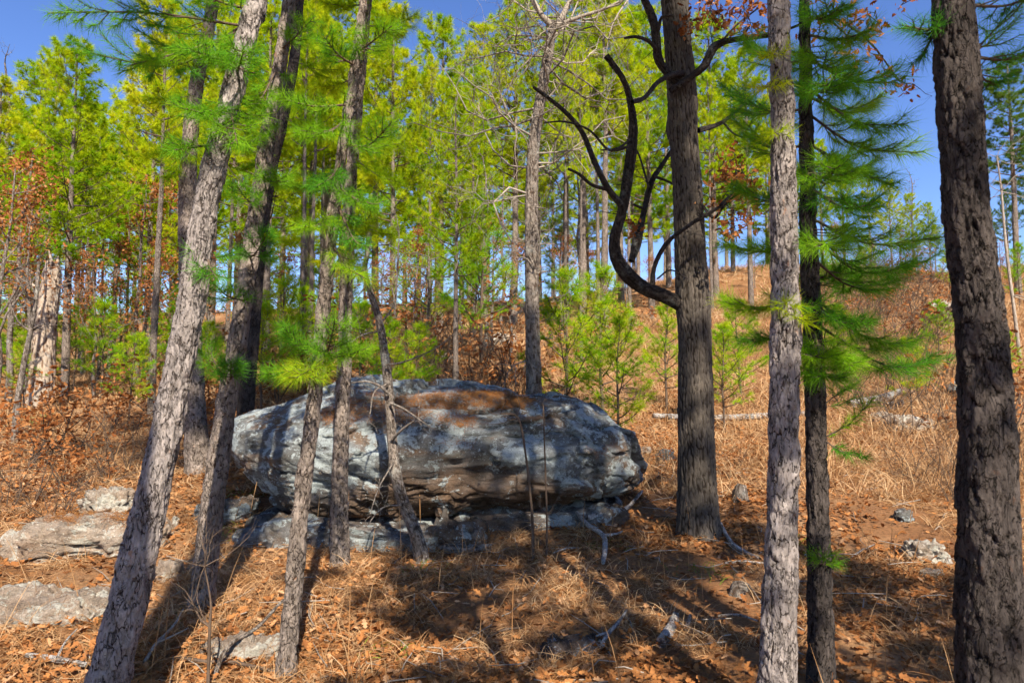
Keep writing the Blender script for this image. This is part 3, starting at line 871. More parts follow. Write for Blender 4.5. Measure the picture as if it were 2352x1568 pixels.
boughs(T8, b8, [(2190, 60, 2.75, 2080, 60, 2.7), (2190, 20, 2.75, 2110, 140, 2.8), (2225, 130, 2.7, 2420, 90, 2.9), (2230, 130, 2.7, 2330, 20, 3.0), (2230, 140, 2.7, 2290, 200, 2.9), (2200, 10, 2.75, 2380, -20, 3.0)], nl=0.085, nw=0.0022, shoots=12, rbias=-0.25, r0=0.008)

# ------------------------------------------------------------------ the bushy dark pine behind the pale one
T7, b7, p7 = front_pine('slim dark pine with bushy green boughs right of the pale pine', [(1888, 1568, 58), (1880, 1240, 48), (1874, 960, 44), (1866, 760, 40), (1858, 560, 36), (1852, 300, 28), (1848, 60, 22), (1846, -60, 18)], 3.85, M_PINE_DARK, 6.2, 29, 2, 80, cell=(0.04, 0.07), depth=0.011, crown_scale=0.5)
boughs(T7, b7, [
    (1852, 200, 3.85, 2080, 285, 3.5), (1853, 260, 3.85, 2105, 350, 3.7), (1850, 130, 3.85, 2060, 190, 3.9), (1850, 80, 3.85, 2010, 70, 3.6), (1849, 40, 3.85, 1940, 10, 3.5),
    (1855, 330, 3.85, 2060, 430, 3.6), (1858, 430, 3.85, 2000, 470, 3.3), (1860, 500, 3.85, 2150, 545, 3.7), (1861, 540, 3.85, 2130, 600, 4.0), (1862, 590, 3.85, 2040, 640, 4.2),
    (1866, 680, 3.85, 2100, 790, 3.9), (1866, 700, 3.85, 2000, 740, 3.6), (1868, 740, 3.85, 2130, 830, 4.3), (1870, 780, 3.85, 1960, 840, 3.5), (1872, 820, 3.85, 1890, 860, 3.4),
    (1862, 560, 3.85, 1660, 560, 4.2), (1864, 660, 3.85, 1650, 690, 4.1), (1866, 720, 3.85, 1700, 780, 4.0), (1858, 440, 3.85, 1690, 430, 4.3), (1855, 330, 3.85, 1710, 280, 4.4), (1853, 250, 3.85, 1680, 200, 4.6), (1851, 140, 3.85, 1720, 90, 4.6),
    (1868, 760, 3.85, 1860, 820, 3.4), (1856, 380, 3.85, 1930, 380, 3.2), (1860, 520, 3.85, 1900, 560, 3.2), (1852, 180, 3.85, 1920, 170, 3.2), (1850, 100, 3.85, 1900, 120, 3.3),
    (1857, 400, 3.85, 1960, 330, 4.5), (1863, 620, 3.85, 1930, 600, 4.5), (1852, 220, 3.85, 1980, 240, 4.4)], nl=0.12, nw=0.0022, shoots=18, K=9, rbias=0.05, arch=0.12)
boughs(T7, b7, [(1880, 1010, 3.85, 2000, 920, 3.8), (1882, 1000, 3.85, 1990, 1050, 3.7), (1885, 1300, 3.85, 1890, 1270, 3.65), (1866, 950, 3.85, 1960, 880, 4.1), (1870, 690, 3.85, 1830, 700, 3.4)], nl=0.09, nw=0.0026, shoots=7, r0=0.005)

# ------------------------------------------------------------------ the dark oak with the crooked limb
def pix_path(pix, y0, y1):
    P_, R_ = [], []
    for i, (px, py, w) in enumerate(pix):
        yy = y0 + (y1 - y0) * i / (len(pix) - 1)
        P_.append(W(px, py, yy))
        R_.append(w / 2 / 1568 * yy)
    return np.array(P_), np.array(R_)

def leaf_geo(g, P_, size, rng, mat=0, rnd=None, flat=0.0, normal_up=None):
    """lobed oak leaves, gently folded; each a ten-point outline"""
    n = len(P_)
    if n == 0:
        return
    prof = np.array([[0, 0.03], [0.16, 0.10], [0.30, 0.24], [0.42, 0.12], [0.58, 0.33], [0.72, 0.14], [0.86, 0.22], [1.0, 0.0]])
    k = len(prof)
    L = size * rng.uniform(0.6, 1.25, n)
    if flat:
        tl = rng.normal(scale=flat, size=(n, 2))
        up = unit(np.stack([tl[:, 0], tl[:, 1], np.ones(n)], 1))
    else:
        up = unit(rng.normal(size=(n, 3)))
    a = unit(np.cross(up, rng.normal(size=(n, 3))))
    b = np.cross(up, a)
    curl = rng.uniform(-0.35, 0.6, n)
    fold = rng.uniform(-0.1, 0.55, n)
    t = prof[:, 0]
    h = prof[:, 1]
    cen = P_[:, None] + a[:, None] * ((t - 0.5) * L[:, None])[..., None] + up[:, None] * ((curl[:, None] * (t - 0.5) ** 2) * L[:, None])[..., None]
    off = b[:, None] * (h * L[:, None])[..., None]
    lift = up[:, None] * (fold[:, None] * h * L[:, None])[..., None]
    V = np.concatenate([cen + off + lift, cen, cen - off + lift], 1)
    i = np.arange(k - 1)
    F1 = np.stack([i, i + 1, k + i + 1, k + i], 1)
    F2 = np.stack([k + i, k + i + 1, 2 * k + i + 1, 2 * k + i], 1)
    F = np.concatenate([F1, F2])[None] + (np.arange(n) * 3 * k)[:, None, None]
    r = rng.uniform(0, 1, n) if rnd is None else np.clip(np.broadcast_to(rnd, (n,)) + rng.uniform(-0.2, 0.2, n), 0, 1)
    g.add(V.reshape(-1, 3), F.reshape(-1, 4), mat, np.repeat(r, 3 * k))

def twig_leaves(gt, gl, p, d, rng, n=14, spread=0.25, size=0.09):
    P_ = []
    for k in range(3):
        e = p + unit(d + rng.normal(scale=0.5, size=3)) * spread * rng.uniform(0.5, 1.1)
        tube(gt, np.stack([p, (p + e) / 2 + rng.normal(scale=0.02, size=3), e]), [0.005, 0.004, 0.002], 3)
        P_.append(e[None] + rng.normal(scale=spread * 0.28, size=(n // 3 + 1, 3)))
    leaf_geo(gl, np.vstack(P_), size, rng)

def grow(g, p, d, L, r, lev, top, rng, ends, kids=(4, 5, 4), wander=0.22, sides=5, upw=0.12, spread=0.9, step0=5):
    n = step0 if lev else step0 + 3
    pts, rad = [p], [r]
    for k in range(n):
        d = unit(d + rng.normal(scale=wander, size=3) + np.array([0, 0, upw]))
        p = p + d * L / n
        pts.append(p)
        rad.append(r * (1 - 0.72 * (k + 1) / n))
    pts, rad = np.array(pts), np.array(rad)
    tube(g, pts, rad, max(3, sides - lev), 0, rng.uniform())
    if lev >= top:
        ends.append((pts[-1], d))
        return
    for k in range(kids[min(lev, len(kids) - 1)]):
        i = rng.integers(1 if lev else 2, n + 1)
        ax = unit(rng.normal(size=3))
        d2 = unit(unit(pts[i] - pts[i - 1]) * rng.uniform(0.35, 0.9) + ax * spread + np.array([0, 0, 0.15]))
        grow(g, pts[i], d2, L * rng.uniform(0.38, 0.62), rad[i] * 0.62, lev + 1, top, rng, ends, kids, wander * 1.1, sides, upw, spread, step0)

def build_oak():
    Y = 7.1
    pix = [(1606, 1262, 112), (1602, 1190, 92), (1598, 1000, 80), (1596, 800, 74), (1592, 690, 74), (1584, 560, 68), (1578, 420, 64), (1570, 300, 64), (1564, 180, 66), (1556, 80, 62), (1550, 0, 61), (1546, -80, 58)]
    P_, R_ = pix_path(pix, Y, Y)
    base = P_[0].copy()
    base[2] = float(ground_z(base[0], base[1]))
    P_ = np.vstack([[base[0], base[1], base[2] - 0.1], P_, P_[-1] + [0.1, 0.2, 2.2], P_[-1] + [0.3, 0.3, 4.2]])
    R_ = np.concatenate([[R_[0] * 1.05], R_, [R_[-1] * 0.7, R_[-1] * 0.35]])
    root = thing('oak_tree', 'dark furrowed oak with a crooked limb curving up to the left', 'oak tree', base)
    g = Geo()
    n_v = len(pix)
    trunk_geo(g, P_, R_, 'oak', 140, lambda i: 0.016 if i <= n_v else 0.1, 41, 0, 0.014, (0.026, 0.11), 0.42, knots=((3.1, 1.2, 0.10, 0.035), (4.5, 1.0, 0.13, 0.05), (4.75, 2.4, 0.12, 0.05)))
    g.obj('trunk', M_OAK, root, origin=base)
    rng = np.random.default_rng(5)
    def limb(pix, y0, y1, subs=(), sides=28, hi=0.02):
        g = Geo()
        p, r = pix_path(pix, y0, y1)
        r = r * 0.68 * (1 + 0.13 * rng.normal(size=len(r)))
        trunk_geo(g, p, r, 'oak', sides, hi, int(pix[0][0]), 0, 0.007, (0.02, 0.07))
        for sp, sy0, sy1 in subs:
            p2, r2 = pix_path(sp, sy0, sy1)
            tube(g, p2, r2 * 0.75, 7, 0, 0.5, 0.05)
        ends = []
        for q in range(5):
            i = rng.integers(len(p) // 2, len(p))
            grow(g, p[i], unit(rng.normal(size=3)), rng.uniform(0.12, 0.4), 0.006, 1, 2, rng, ends, (3, 4, 3), 0.35, 5, 0.0, 0.9)
        g.obj('limb', M_LIMB, root, origin=base)
    limb([(1592, 722, 62), (1560, 698, 58), (1530, 682, 48), (1480, 662, 44), (1440, 630, 44), (1415, 590, 42), (1412, 545, 40), (1428, 490, 36), (1440, 420, 34), (1450, 350, 30), (1455, 290, 28), (1446, 225, 26), (1430, 180, 22), (1392, 128, 18)], 7.16, 6.4,
         [([(1426, 470, 22), (1395, 430, 20), (1365, 370, 18), (1335, 300, 16), (1290, 250, 14), (1225, 200, 10)], 6.55, 6.2),
          ([(1398, 436, 12), (1360, 425, 11), (1330, 400, 10), (1305, 388, 8)], 6.5, 6.3),
          ([(1452, 235, 14), (1480, 225, 14), (1510, 190, 15), (1545, 172, 18), (1568, 168, 20)], 6.35, 6.95),
          ([(1450, 335, 10), (1400, 345, 8), (1355, 300, 7), (1300, 280, 6), (1250, 282, 5)], 6.4, 6.2),
          ([(1448, 320, 8), (1420, 340, 7), (1380, 345, 5)], 6.4, 6.1)])
    limb([(1555, 190, 38), (1530, 165, 32), (1512, 135, 28), (1508, 90, 26), (1498, 40, 24), (1476, -10, 22), (1460, -60, 20)], 7.0, 6.8,
         [([(1508, 115, 14), (1490, 95, 12), (1462, 85, 10), (1435, 88, 8)], 6.85, 6.6), ([(1512, 70, 12), (1520, 40, 10), (1545, 36, 8)], 6.85, 6.7)])
    limb([(1540, 210, 24), (1590, 175, 24), (1618, 150, 24), (1640, 110, 24), (1670, 95, 20), (1720, 88, 16), (1780, 82, 12)], 6.9, 6.6,
         [([(1700, 90, 8), (1715, 70, 7), (1722, 60, 5)], 6.7, 6.6), ([(1650, 105, 8), (1690, 60, 6), (1740, 20, 5)], 6.75, 6.9)])
    limb([(1498, 655, 18), (1504, 610, 16), (1530, 560, 15), (1580, 520, 13), (1620, 495, 11), (1660, 470, 8)], 6.7, 6.5, [([(1510, 640, 6), (1540, 620, 5), (1580, 640, 4)], 6.7, 6.8)], 14)
    limb([(1450, 600, 20), (1462, 560, 30), (1478, 490, 20), (1496, 420, 18), (1520, 380, 14), (1560, 320, 10)], 7.3, 7.8, [([(1480, 480, 10), (1455, 470, 8)], 7.4, 7.3), ([(1500, 405, 10), (1530, 415, 8), (1580, 440, 6)], 7.5, 7.7), ([(1490, 430, 8), (1465, 350, 6), (1440, 320, 4)], 7.5, 7.6)], 14)
    limb([(1612, 470, 10), (1640, 500, 10), (1665, 470, 9), (1700, 440, 6)], 6.9, 6.7, [], 10)
    limb([(1604, 300, 18), (1660, 280, 14), (1720, 230, 10), (1780, 180, 7)], 7.0, 7.6, [([(1660, 280, 8), (1690, 310, 6), (1740, 320, 4)], 7.2, 7.4)], 12)
    limb([(1700, 88, 14), (1800, 70, 10), (1900, 40, 8), (1990, 90, 6), (2065, 185, 4)], 6.7, 6.0, [([(1900, 40, 6), (1950, 90, 5), (1950, 140, 4)], 6.2, 6.0), ([(1940, 60, 5), (2000, 30, 4)], 6.1, 6.0)], 10)
    limb([(1655, 472, 10), (1690, 430, 8), (1690, 390, 6)], 6.5, 6.7, [], 8)
    # clusters of dead leaves still held on the twigs
    for (px, py, y, n) in [(1620, 60, 6.8, 50), (1650, 30, 6.8, 60), (1690, 10, 6.8, 50), (1740, 60, 6.7, 36), (1630, 10, 7.2, 50), (1680, 390, 6.7, 60), (1700, 430, 6.6, 50), (1660, 420, 6.8, 40), (1690, 500, 6.6, 30),
                           (1680, 520, 6.6, 30), (1880, 30, 6.2, 40), (1990, 30, 6.0, 40), (1960, 130, 6.0, 24), (1930, 140, 6.0, 20), (2040, 180, 6.0, 30), (2070, 190, 6.0, 16), (2010, 20, 6.0, 30), (1440, 570, 6.4, 8), (1760, 20, 6.8, 40), (1700, 470, 6.7, 30)]:
        gt, gl = Geo(), Geo()
        p = W(px, py, y)
        for q in range(max(1, n // 12)):
            twig_leaves(gt, gl, p + rng.normal(scale=0.09, size=3), np.array([0, 0, -0.3]), rng, 17, 0.16, 0.068)
        c = gt.obj('twig', M_LIMB, root, origin=base, kind='stuff')
        gl.obj('leaves', M_OAKLEAF, c, smooth=False, kind='stuff', origin=base)
    return base
OAK_BASE = build_oak()

# ------------------------------------------------------------------ bare and brown-leaved broadleaf trees
def broadleaf(seed, H, r, levels=3, kids=(9, 5, 4), leaves=0, lsize=0.12, trunk_mat=M_GREY, leaf_mat=M_OAKLEAF, wander=0.12, spread=1.0, lean=(0, 0)):
    rng = np.random.default_rng(seed)
    gt, gb, gl = Geo(), Geo(), Geo()
    P_, R_ = trunk_line(H, r, rng, 0.035, lean, 9)
    P_[0][2] -= 0.15
    trunk_geo(gt, P_, R_, 'oak', 20, 0.09, seed, 0, r * 0.10, (0.05, 0.2), 0.25)
    ends = []
    for k in range(kids[0]):
        t = 0.28 + 0.72 * (k + rng.uniform(0, 1)) / kids[0]
        i = t * 8
        a = int(min(7, i))
        p = P_[a] + (P_[a + 1] - P_[a]) * (i - a)
        an = rng.uniform(0, 2 * math.pi)
        d = unit(np.array([math.cos(an), math.sin(an), rng.uniform(0.1, 0.9)]))
        grow(gb, p, d, H * 0.34 * (1.2 - t) * rng.uniform(0.7, 1.2), r * (1 - 0.8 * t) * 0.5 + 0.006, 1, levels, rng, ends, kids, wander * 1.6, 5, 0.08, spread)
    meshes = [gt.mesh('trunk', trunk_mat), gb.mesh('branches', trunk_mat)]
    if leaves:
        E = np.array([e[0] for e in ends])
        E = np.repeat(E, leaves, axis=0)
        leaf_geo(gl, E + rng.normal(scale=0.14, size=E.shape), lsize, rng)
        meshes.append(gl.mesh('leaves', leaf_mat, False))
    return meshes

def place(meshes, names, label, cat, loc, name, rotz=0.0, scale=1.0, group=None, tilt=(0, 0)):
    root = thing(name, label, cat, loc, group)
    root.rotation_euler = (tilt[0], tilt[1], rotz)
    root.scale = (scale,) * 3 if isinstance(scale, (int, float)) else scale
    for nm, me in zip(names, meshes):
        link(nm, me, root, 'stuff' if nm in ('crown', 'branches', 'leaves', 'needles') else None)
    return root

BARE = [broadleaf(201 + k, 9.0, 0.11, 3, (12, 5, 4), 0, trunk_mat=M_GREY, wander=0.14) for k in range(2)]
BROWN = [broadleaf(221 + k, 7.0, 0.085, 3, (12, 4, 3), 8, 0.115, M_GREY) for k in range(3)]
SHRUB = []
for k in range(3):                                   # bare grey-brown brush
    rng = np.random.default_rng(240 + k)
    g, ends = Geo(), []
    for q in range(9):
        an = rng.uniform(0, 6.28)
        grow(g, np.array([math.cos(an) * 0.1, math.sin(an) * 0.1, -0.05]), unit(np.array([math.cos(an) * 0.5, math.sin(an) * 0.5, 1])), rng.uniform(0.8, 1.5), 0.010, 1, 3, rng, ends, (5, 5, 4), 0.25, 4, 0.03, 0.8)
    SHRUB.append([g.mesh('branches', M_TWIG)])
LEAFY = []
for k in range(3):                                   # oak sprouts that hold their dead leaves
    rng = np.random.default_rng(260 + k)
    g, gl, ends = Geo(), Geo(), []
    for q in range(4):
        an = rng.uniform(0, 6.28)
        grow(g, np.array([0, 0, -0.05]), unit(np.array([math.cos(an) * 0.5, math.sin(an) * 0.5, 1])), rng.uniform(0.6, 1.2), 0.012, 1, 3, rng, ends, (4, 4, 3), 0.2, 4, 0.05, 0.8)
    E = np.repeat(np.array([e[0] for e in ends]), 6, axis=0)
    leaf_geo(gl, E + rng.normal(scale=0.06, size=E.shape), 0.075, rng)
    LEAFY.append([g.mesh('branches', M_TWIG), gl.mesh('leaves', M_OAKLEAF, False)])

# pine prototypes for the wood behind
PINE = []
for k, (H, z0, R, nb, nl) in enumerate([(13, 6.2, 2.4, 44, 0.24), (13, 5.0, 2.6, 54, 0.24), (13, 7.4, 2.1, 36, 0.24), (13, 3.8, 2.7, 62, 0.25), (13, 5.6, 2.0, 42, 0.23)]):
    rng = np.random.default_rng(300 + k)
    gt, gc = Geo(), Geo()
    P_, R_ = trunk_line(H, 0.15, rng, 0.006)
    P_[0][2] -= 0.2
    trunk_geo(gt, P_, R_, 'pine', 20, 0.10, 300 + k, 0, 0.018, (0.09, 0.16), 0.15)
    crown_geo(gc, H, z0, R, nb, rng, (2, 30), nl * 1.1, 0.020, 11, 0.5, lean=(P_[-1][0] / H, P_[-1][1] / H))
    PINE.append([gt.mesh('trunk', M_PINE), gc.mesh('crown', [M_TWIG, M_NEEDLE])])
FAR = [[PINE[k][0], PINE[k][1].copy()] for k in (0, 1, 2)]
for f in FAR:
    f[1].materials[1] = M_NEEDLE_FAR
YOUNG = []
for k in range(4):
    rng = np.random.default_rng(340 + k)
    H = 2.6
    gt, gc = Geo(), Geo()
    P_, R_ = trunk_line(H, 0.026, rng, 0.02)
    P_[0][2] -= 0.1
    tube(gt, P_, R_, 7, 0, 0.4, 0.1)
    crown_geo(gc, H, 0.55, 0.85, 24, rng, (3, 24), 0.17, 0.0065, 4, 0.6, up=0.45, r0=0.010, lean=(P_[-1][0] / H, P_[-1][1] / H))
    YOUNG.append([gt.mesh('trunk', M_TWIG), gc.mesh('crown', [M_TWIG, M_NEEDLE_YOUNG])])

def at(px, y):
    """foot of a thing seen at column px, standing y metres off"""
    x = W(px, 880, y)[0]
    return np.array([x, y, float(ground_z(x, y))])

def height_to(px, py, y):
    return W(px, py, y)[2] - at(px, y)[2]

PLACED = []                      # (px at eye level, y, kind word) for the labels given below
MARKS = [(-400, 'left edge'), (415, 'thick leaning pine'), (555, 'second leaning pine'), (793, 'straight slim pine'), (1215, 'tall pale-topped oak'), (1597, 'dark crooked-limbed oak'), (1803, 'pale upright pine'), (2245, 'thick ragged pine'), (2900, 'right edge')]
rp = np.random.default_rng(9)
def stand(kind, px, y, top_py, proto, name, cat, word, names, H0, group, wide=1.0, tilt=(0, 0)):
    loc = at(px, y)
    s = height_to(px, top_py, y) / H0
    o = place(proto, names, '', cat, loc, name, rp.uniform(0, 6.28), (s * wide, s * wide, s), group, tilt)
    PLACED.append([o, px, y, word])
    return o

TC, TBL = ('trunk', 'crown'), ('trunk', 'branches', 'leaves')
GP = 'pines of the wood behind the boulder'
# pines one can pick out behind the boulder: column, distance, top, kind
for px, y, top, k, wd in [(150, 17, 120, 1, 1.0), (60, 24, 170, 0, 1.0), (255, 26, 250, 4, 1.0), (330, 21, 110, 3, 0.9), (-40, 19, 200, 3, 1.0), (205, 30, 300, 2, 1.0), (350, 13, 0, 2, 0.75), (480, 24, -50, 0, 1.0), (610, 20, 30, 1, 1.0),
                          (690, 22, -40, 2, 1.0), (705, 24, 10, 0, 1.0), (745, 28, -60, 1, 1.0), (900, 23, 40, 3, 0.9), (860, 30, 0, 1, 1.0), (1048, 14, 215, 1, 0.8), (1010, 27, 60, 3, 0.9), (960, 34, 250, 4, 1.0), (1110, 32, 70, 0, 1.0), (1180, 29, 20, 1, 1.0),
                          (1300, 30, 60, 2, 1.1), (1340, 27, -20, 0, 1.1), (1392, 24, -10, 2, 1.0), (1430, 33, 30, 1, 1.0), (1500, 28, 40, 3, 0.9), (1540, 36, 100, 0, 1.0), (1650, 30, 60, 1, 1.0), (1690, 38, 180, 3, 1.0), (1730, 26, 120, 4, 0.9), (1780, 34, 260, 1, 1.0),
                          (540, 33, 80, 1, 1.0), (420, 34, 150, 3, 1.0), (120, 36, 330, 1, 1.0), (300, 38, 330, 3, 1.0), (640, 38, 120, 3, 1.0), (800, 40, 150, 3, 1.0), (1060, 42, 220, 1, 1.0), (1240, 40, 190, 3, 1.0), (1460, 42, 260, 3, 1.0), (1600, 42, 300, 1, 1.0), (20, 32, 380, 3, 1.0),
                          (2010, 46, 400, 4, 1.1), (2060, 50, 420, 1, 1.0), (1900, 44, 330, 1, 1.0), (1950, 48, 380, 3, 1.0), (2110, 44, 450, 3, 1.0), (2150, 42, 470, 1, 1.0)]:
    stand('pine', px, y, top, PINE[k], 'pine_tree', 'pine tree', 'background pine', TC, 13.0, GP, wd)
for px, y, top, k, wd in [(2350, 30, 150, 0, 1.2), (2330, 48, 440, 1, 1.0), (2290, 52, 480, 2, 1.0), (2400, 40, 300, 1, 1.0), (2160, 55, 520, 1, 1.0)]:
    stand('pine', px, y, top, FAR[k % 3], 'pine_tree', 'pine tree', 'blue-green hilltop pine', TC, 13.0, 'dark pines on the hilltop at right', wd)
for k in range(30):
    px = -60 + 1900 * (k + rp.uniform(0, 1)) / 30
    stand('pine', px, rp.uniform(44, 64), rp.uniform(250, 430), PINE[(3, 1, 3, 0)[k % 4]], 'pine_tree', 'pine tree', 'distant pine', TC, 13.0, 'far pines closing the wood', 1.25)
for px, y, top, k in [(-160, 24, 200, 3), (-260, 30, 250, 1), (-330, 22, 150, 0), (-130, 34, 320, 3), (-390, 36, 300, 1), (-220, 18, 180, 4)]:
    stand('pine', px, y, top, PINE[k], 'pine_tree', 'pine tree', 'pine just beyond the left edge', TC, 13.0, 'pines just out of view at left')
for px, y, top, wd in [(95, 22, 150, .6), (180, 25, 260, .6), (225, 21, 330, .6), (285, 24, 300, .6), (395, 26, 60, .6), (520, 22, 60, .6), (690, 18, -40, .55), (712, 19, -20, .55), (735, 23, 60, .6), (985, 22, 150, .6), (1085, 23, 160, .6), (1300, 22, 150, .55), (1336, 19, 120, .5), (1375, 26, 40, .6), (1450, 25, 100, .6), (1640, 26, 180, .6)]:
    stand('pine', px, y, top, PINE[2], 'pine_tree', 'pine tree', 'slender bare-stemmed pine', TC, 13.0, 'slender pines in the wood', wd)
# brown-leaved oaks
for px, y, top, k in [(480, 20, 540, 1), (640, 21, 560, 0), (760, 22, 560, 2), (340, 18, 520, 2), (140, 19, 560, 1), (1080, 22, 600, 2), (1370, 27, 560, 0), (1440, 30, 560, 1), (1560, 29, 560, 2), (20, 16, 300, 0), (-20, 13, 330, 1), (60, 18, 420, 2), (250, 19, 480, 2), (310, 20, 380, 0), (220, 17, 560, 1), (390, 22, 400, 1), (560, 28, 480, 2), (700, 26, 560, 0), (870, 20, 560, 1), (950, 19, 500, 2), (1130, 20, 470, 0), (1170, 18, 540, 1), (1000, 21, 560, 0), (1290, 24, 520, 2), (2020, 42, 540, 0), (2080, 44, 520, 2), (2130, 40, 560, 1), (1930, 44, 500, 1), (1500, 27, 580, 0), (1640, 30, 560, 1), (1740, 32, 560, 2),
                      (2310, 24, 540, 0), (1990, 40, 560, 1)]:
    stand('oak', px, y, top, BROWN[k], 'oak_tree', 'oak tree', 'brown-leaved oak', TBL, 7.6, 'oaks with dead leaves in the wood')
# bare ones
for px, y, top, k in [(60, 16, 430, 0), (190, 22, 420, 1), (800, 22, 520, 1), (905, 19, 470, 0), (980, 18, 430, 1), (1110, 20, 330, 0), (1150, 26, 380, 1), (1330, 28, 330, 1), (-30, 26, 100, 0), (2290, 34, 330, 1), (2110, 45, 380, 0), (1060, 27, 420, 0), (840, 29, 450, 1)]:
    stand('bare', px, y, top, BARE[k], 'bare_tree', 'bare tree', 'leafless tree', ('trunk', 'branches'), 9.6, 'leafless trees in the wood')
# young pines
for px, y, top, k in [(1298, 11.5, 620, 0), (1418, 10.2, 730, 1), (1385, 13, 610, 2), (1530, 14, 690, 3), (1662, 12.5, 745, 0), (300, 12.5, 770, 1), (900, 11.0, 735, 2), (955, 11.5, 745, 3), (1700, 15, 690, 1), (230, 17, 690, 2), (170, 19, 700, 3), (60, 15, 760, 0), (20, 17, 700, 2), (350, 18, 720, 3),
                      (640, 15, 640, 1), (690, 17, 660, 0), (830, 14, 690, 2), (480, 14, 740, 0), (2320, 16, 760, 2), (400, 21, 660, 2), (270, 22, 640, 0), (730, 20, 600, 3), (600, 13, 700, 2), (2350, 28, 560, 3), (2160, 20, 690, 0), (1930, 17, 700, 1), (2190, 30, 560, 2), (2000, 33, 540, 3), (1900, 30, 560, 0), (2090, 14, 780, 1)]:
    stand('young', px, y, top, YOUNG[k], 'young_pine', 'young pine', 'bright green young pine', TC, 2.75, 'young pines on the slope', 1.15)
for k in range(17):
    px = -30 + 1280 * (k + rp.uniform(0, 1)) / 17
    if abs(px - 1220) < 30:
        px += 50
    y = rp.uniform(17, 34)
    stand('young', px, y, 893 - (at(px, y)[2] + rp.uniform(2.6, 4.6) - 1.65) / y * 1568, YOUNG[k % 4], 'young_pine', 'young pine', 'lime-green half-grown pine', TC, 2.75, 'half-grown pines deeper in the wood', 1.1)
for px, y, top, k in [(70, 9.5, 860, 0), (130, 10, 840, 1), (190, 10.6, 850, 2), (250, 11.5, 850, 0), (90, 8.2, 985, 1), (40, 11.5, 850, 2), (1570, 9.5, 1000, 0), (1510, 9.8, 985, 1), (1690, 10, 1000, 2), (495, 10.5, 870, 0), (1180, 13, 800, 1), (1150, 16, 700, 2), (880, 16, 700, 0), (950, 17, 660, 1), (1010, 18, 690, 2), (920, 15, 720, 0), (1170, 15, 690, 0), (640, 14, 760, 1), (700, 15, 740, 2), (440, 13, 800, 0), (520, 13, 800, 1), (580, 15, 760, 2), (740, 17, 700, 0), (800, 16, 720, 1), (340, 14, 800, 2), (1340, 20, 700, 0), (1460, 22, 670, 1), (1270, 19, 720, 2), (2330, 13, 740, 1), (2300, 11.5, 800, 2), (2020, 26, 620, 0), (2130, 29, 585, 1), (1960, 22, 660, 2), (2090, 21, 680, 0), (2180, 24, 630, 2), (2040, 37, 545, 1), (2110, 34, 560, 0), (1930, 36, 560, 1), (160, 8.8, 960, 2)]:
    stand('leafy', px, y, top, LEAFY[k], 'oak_sprout', 'oak sprout', 'brown-leaved oak sprout', ('branches', 'leaves'), 1.25, 'oak sprouts holding dead leaves', 1.2)
for px, y, top, k in [(300, 9.6, 900, 0), (260, 9.0, 940, 1), (1120, 11, 800, 2), (1180, 11.5, 790, 0), (1060, 12.5, 820, 1), (1240, 12, 830, 2), (1950, 20, 640, 0), (2040, 22, 620, 1), (2100, 19, 680, 2), (1900, 24, 600, 0), (2110, 26, 580, 1), (2000, 28, 560, 2), (2150, 9, 960, 0), (2080, 9.5, 970, 1), (2200, 10.5, 930, 2), (2180, 8.2, 1030, 1), (2330, 9, 950, 0),
                      (1470, 9.2, 1000, 0), (960, 17, 690, 1), (890, 18, 700, 2), (1960, 32, 560, 1), (2080, 34, 540, 2), (2030, 36, 545, 0), (2120, 37, 550, 1), (1990, 38, 540, 2), (2060, 30, 575, 0), (1930, 30, 590, 2), (2140, 33, 570, 0), (2150, 24, 640, 1), (2010, 24, 630, 0), (1940, 15, 760, 1), (2000, 14, 780, 2), (2060, 16, 740, 0), (2120, 15, 760, 1), (2170, 17, 720, 2), (1980, 18, 700, 0), (2130, 22, 650, 2), (2060, 12, 850, 1), (2140, 12.5, 830, 0), (1950, 26, 600, 1), (2090, 28, 580, 2), (910, 14, 720, 0), (960, 15, 700, 1), (1000, 16, 690, 2), (860, 15, 700, 1), (1130, 15, 720, 0), (1090, 16, 690, 2), (20, 8.0, 1000, 0), (150, 7.6, 1040, 2), (1120, 7.0, 1150, 1), (1030, 20, 640, 0)]:
    stand('brush', px, y, top, SHRUB[k], 'bare_shrub', 'shrub', 'bare twiggy shrub', ('branches',), 1.35, 'bare brush on the slope', 1.2)

ORD = ['first', 'second', 'third', 'fourth', 'fifth', 'sixth', 'seventh', 'eighth', 'ninth', 'tenth', 'eleventh', 'twelfth', 'thirteenth', 'fourteenth', 'fifteenth', 'sixteenth', 'seventeenth', 'eighteenth', 'nineteenth', 'twentieth', 'twenty-first', 'twenty-second', 'twenty-third', 'twenty-fourth', 'twenty-fifth', 'twenty-sixth']
buckets = {}
for row in PLACED:
    k = max(i for i in range(len(MARKS)) if MARKS[i][0] <= row[1])
    buckets.setdefault((row[3], k), []).append(row)
for (word, k), allrows in buckets.items():
    a, b = MARKS[k][1], MARKS[k + 1][1]
    mid = sorted(r[2] for r in allrows)[len(allrows) // 2]
    parts = [('', allrows)] if len(allrows) < 9 else [('nearer ', [r for r in allrows if r[2] < mid]), ('farther ', [r for r in allrows if r[2] >= mid])]
    for adj, rows in parts:
        rows.sort(key=lambda r: r[1])
        for i, r in enumerate(rows):
            r[0]['label'] = f'{adj}{word} between {a} and {b}' + ('' if len(rows) == 1 else f', {ORD[i]} from left')

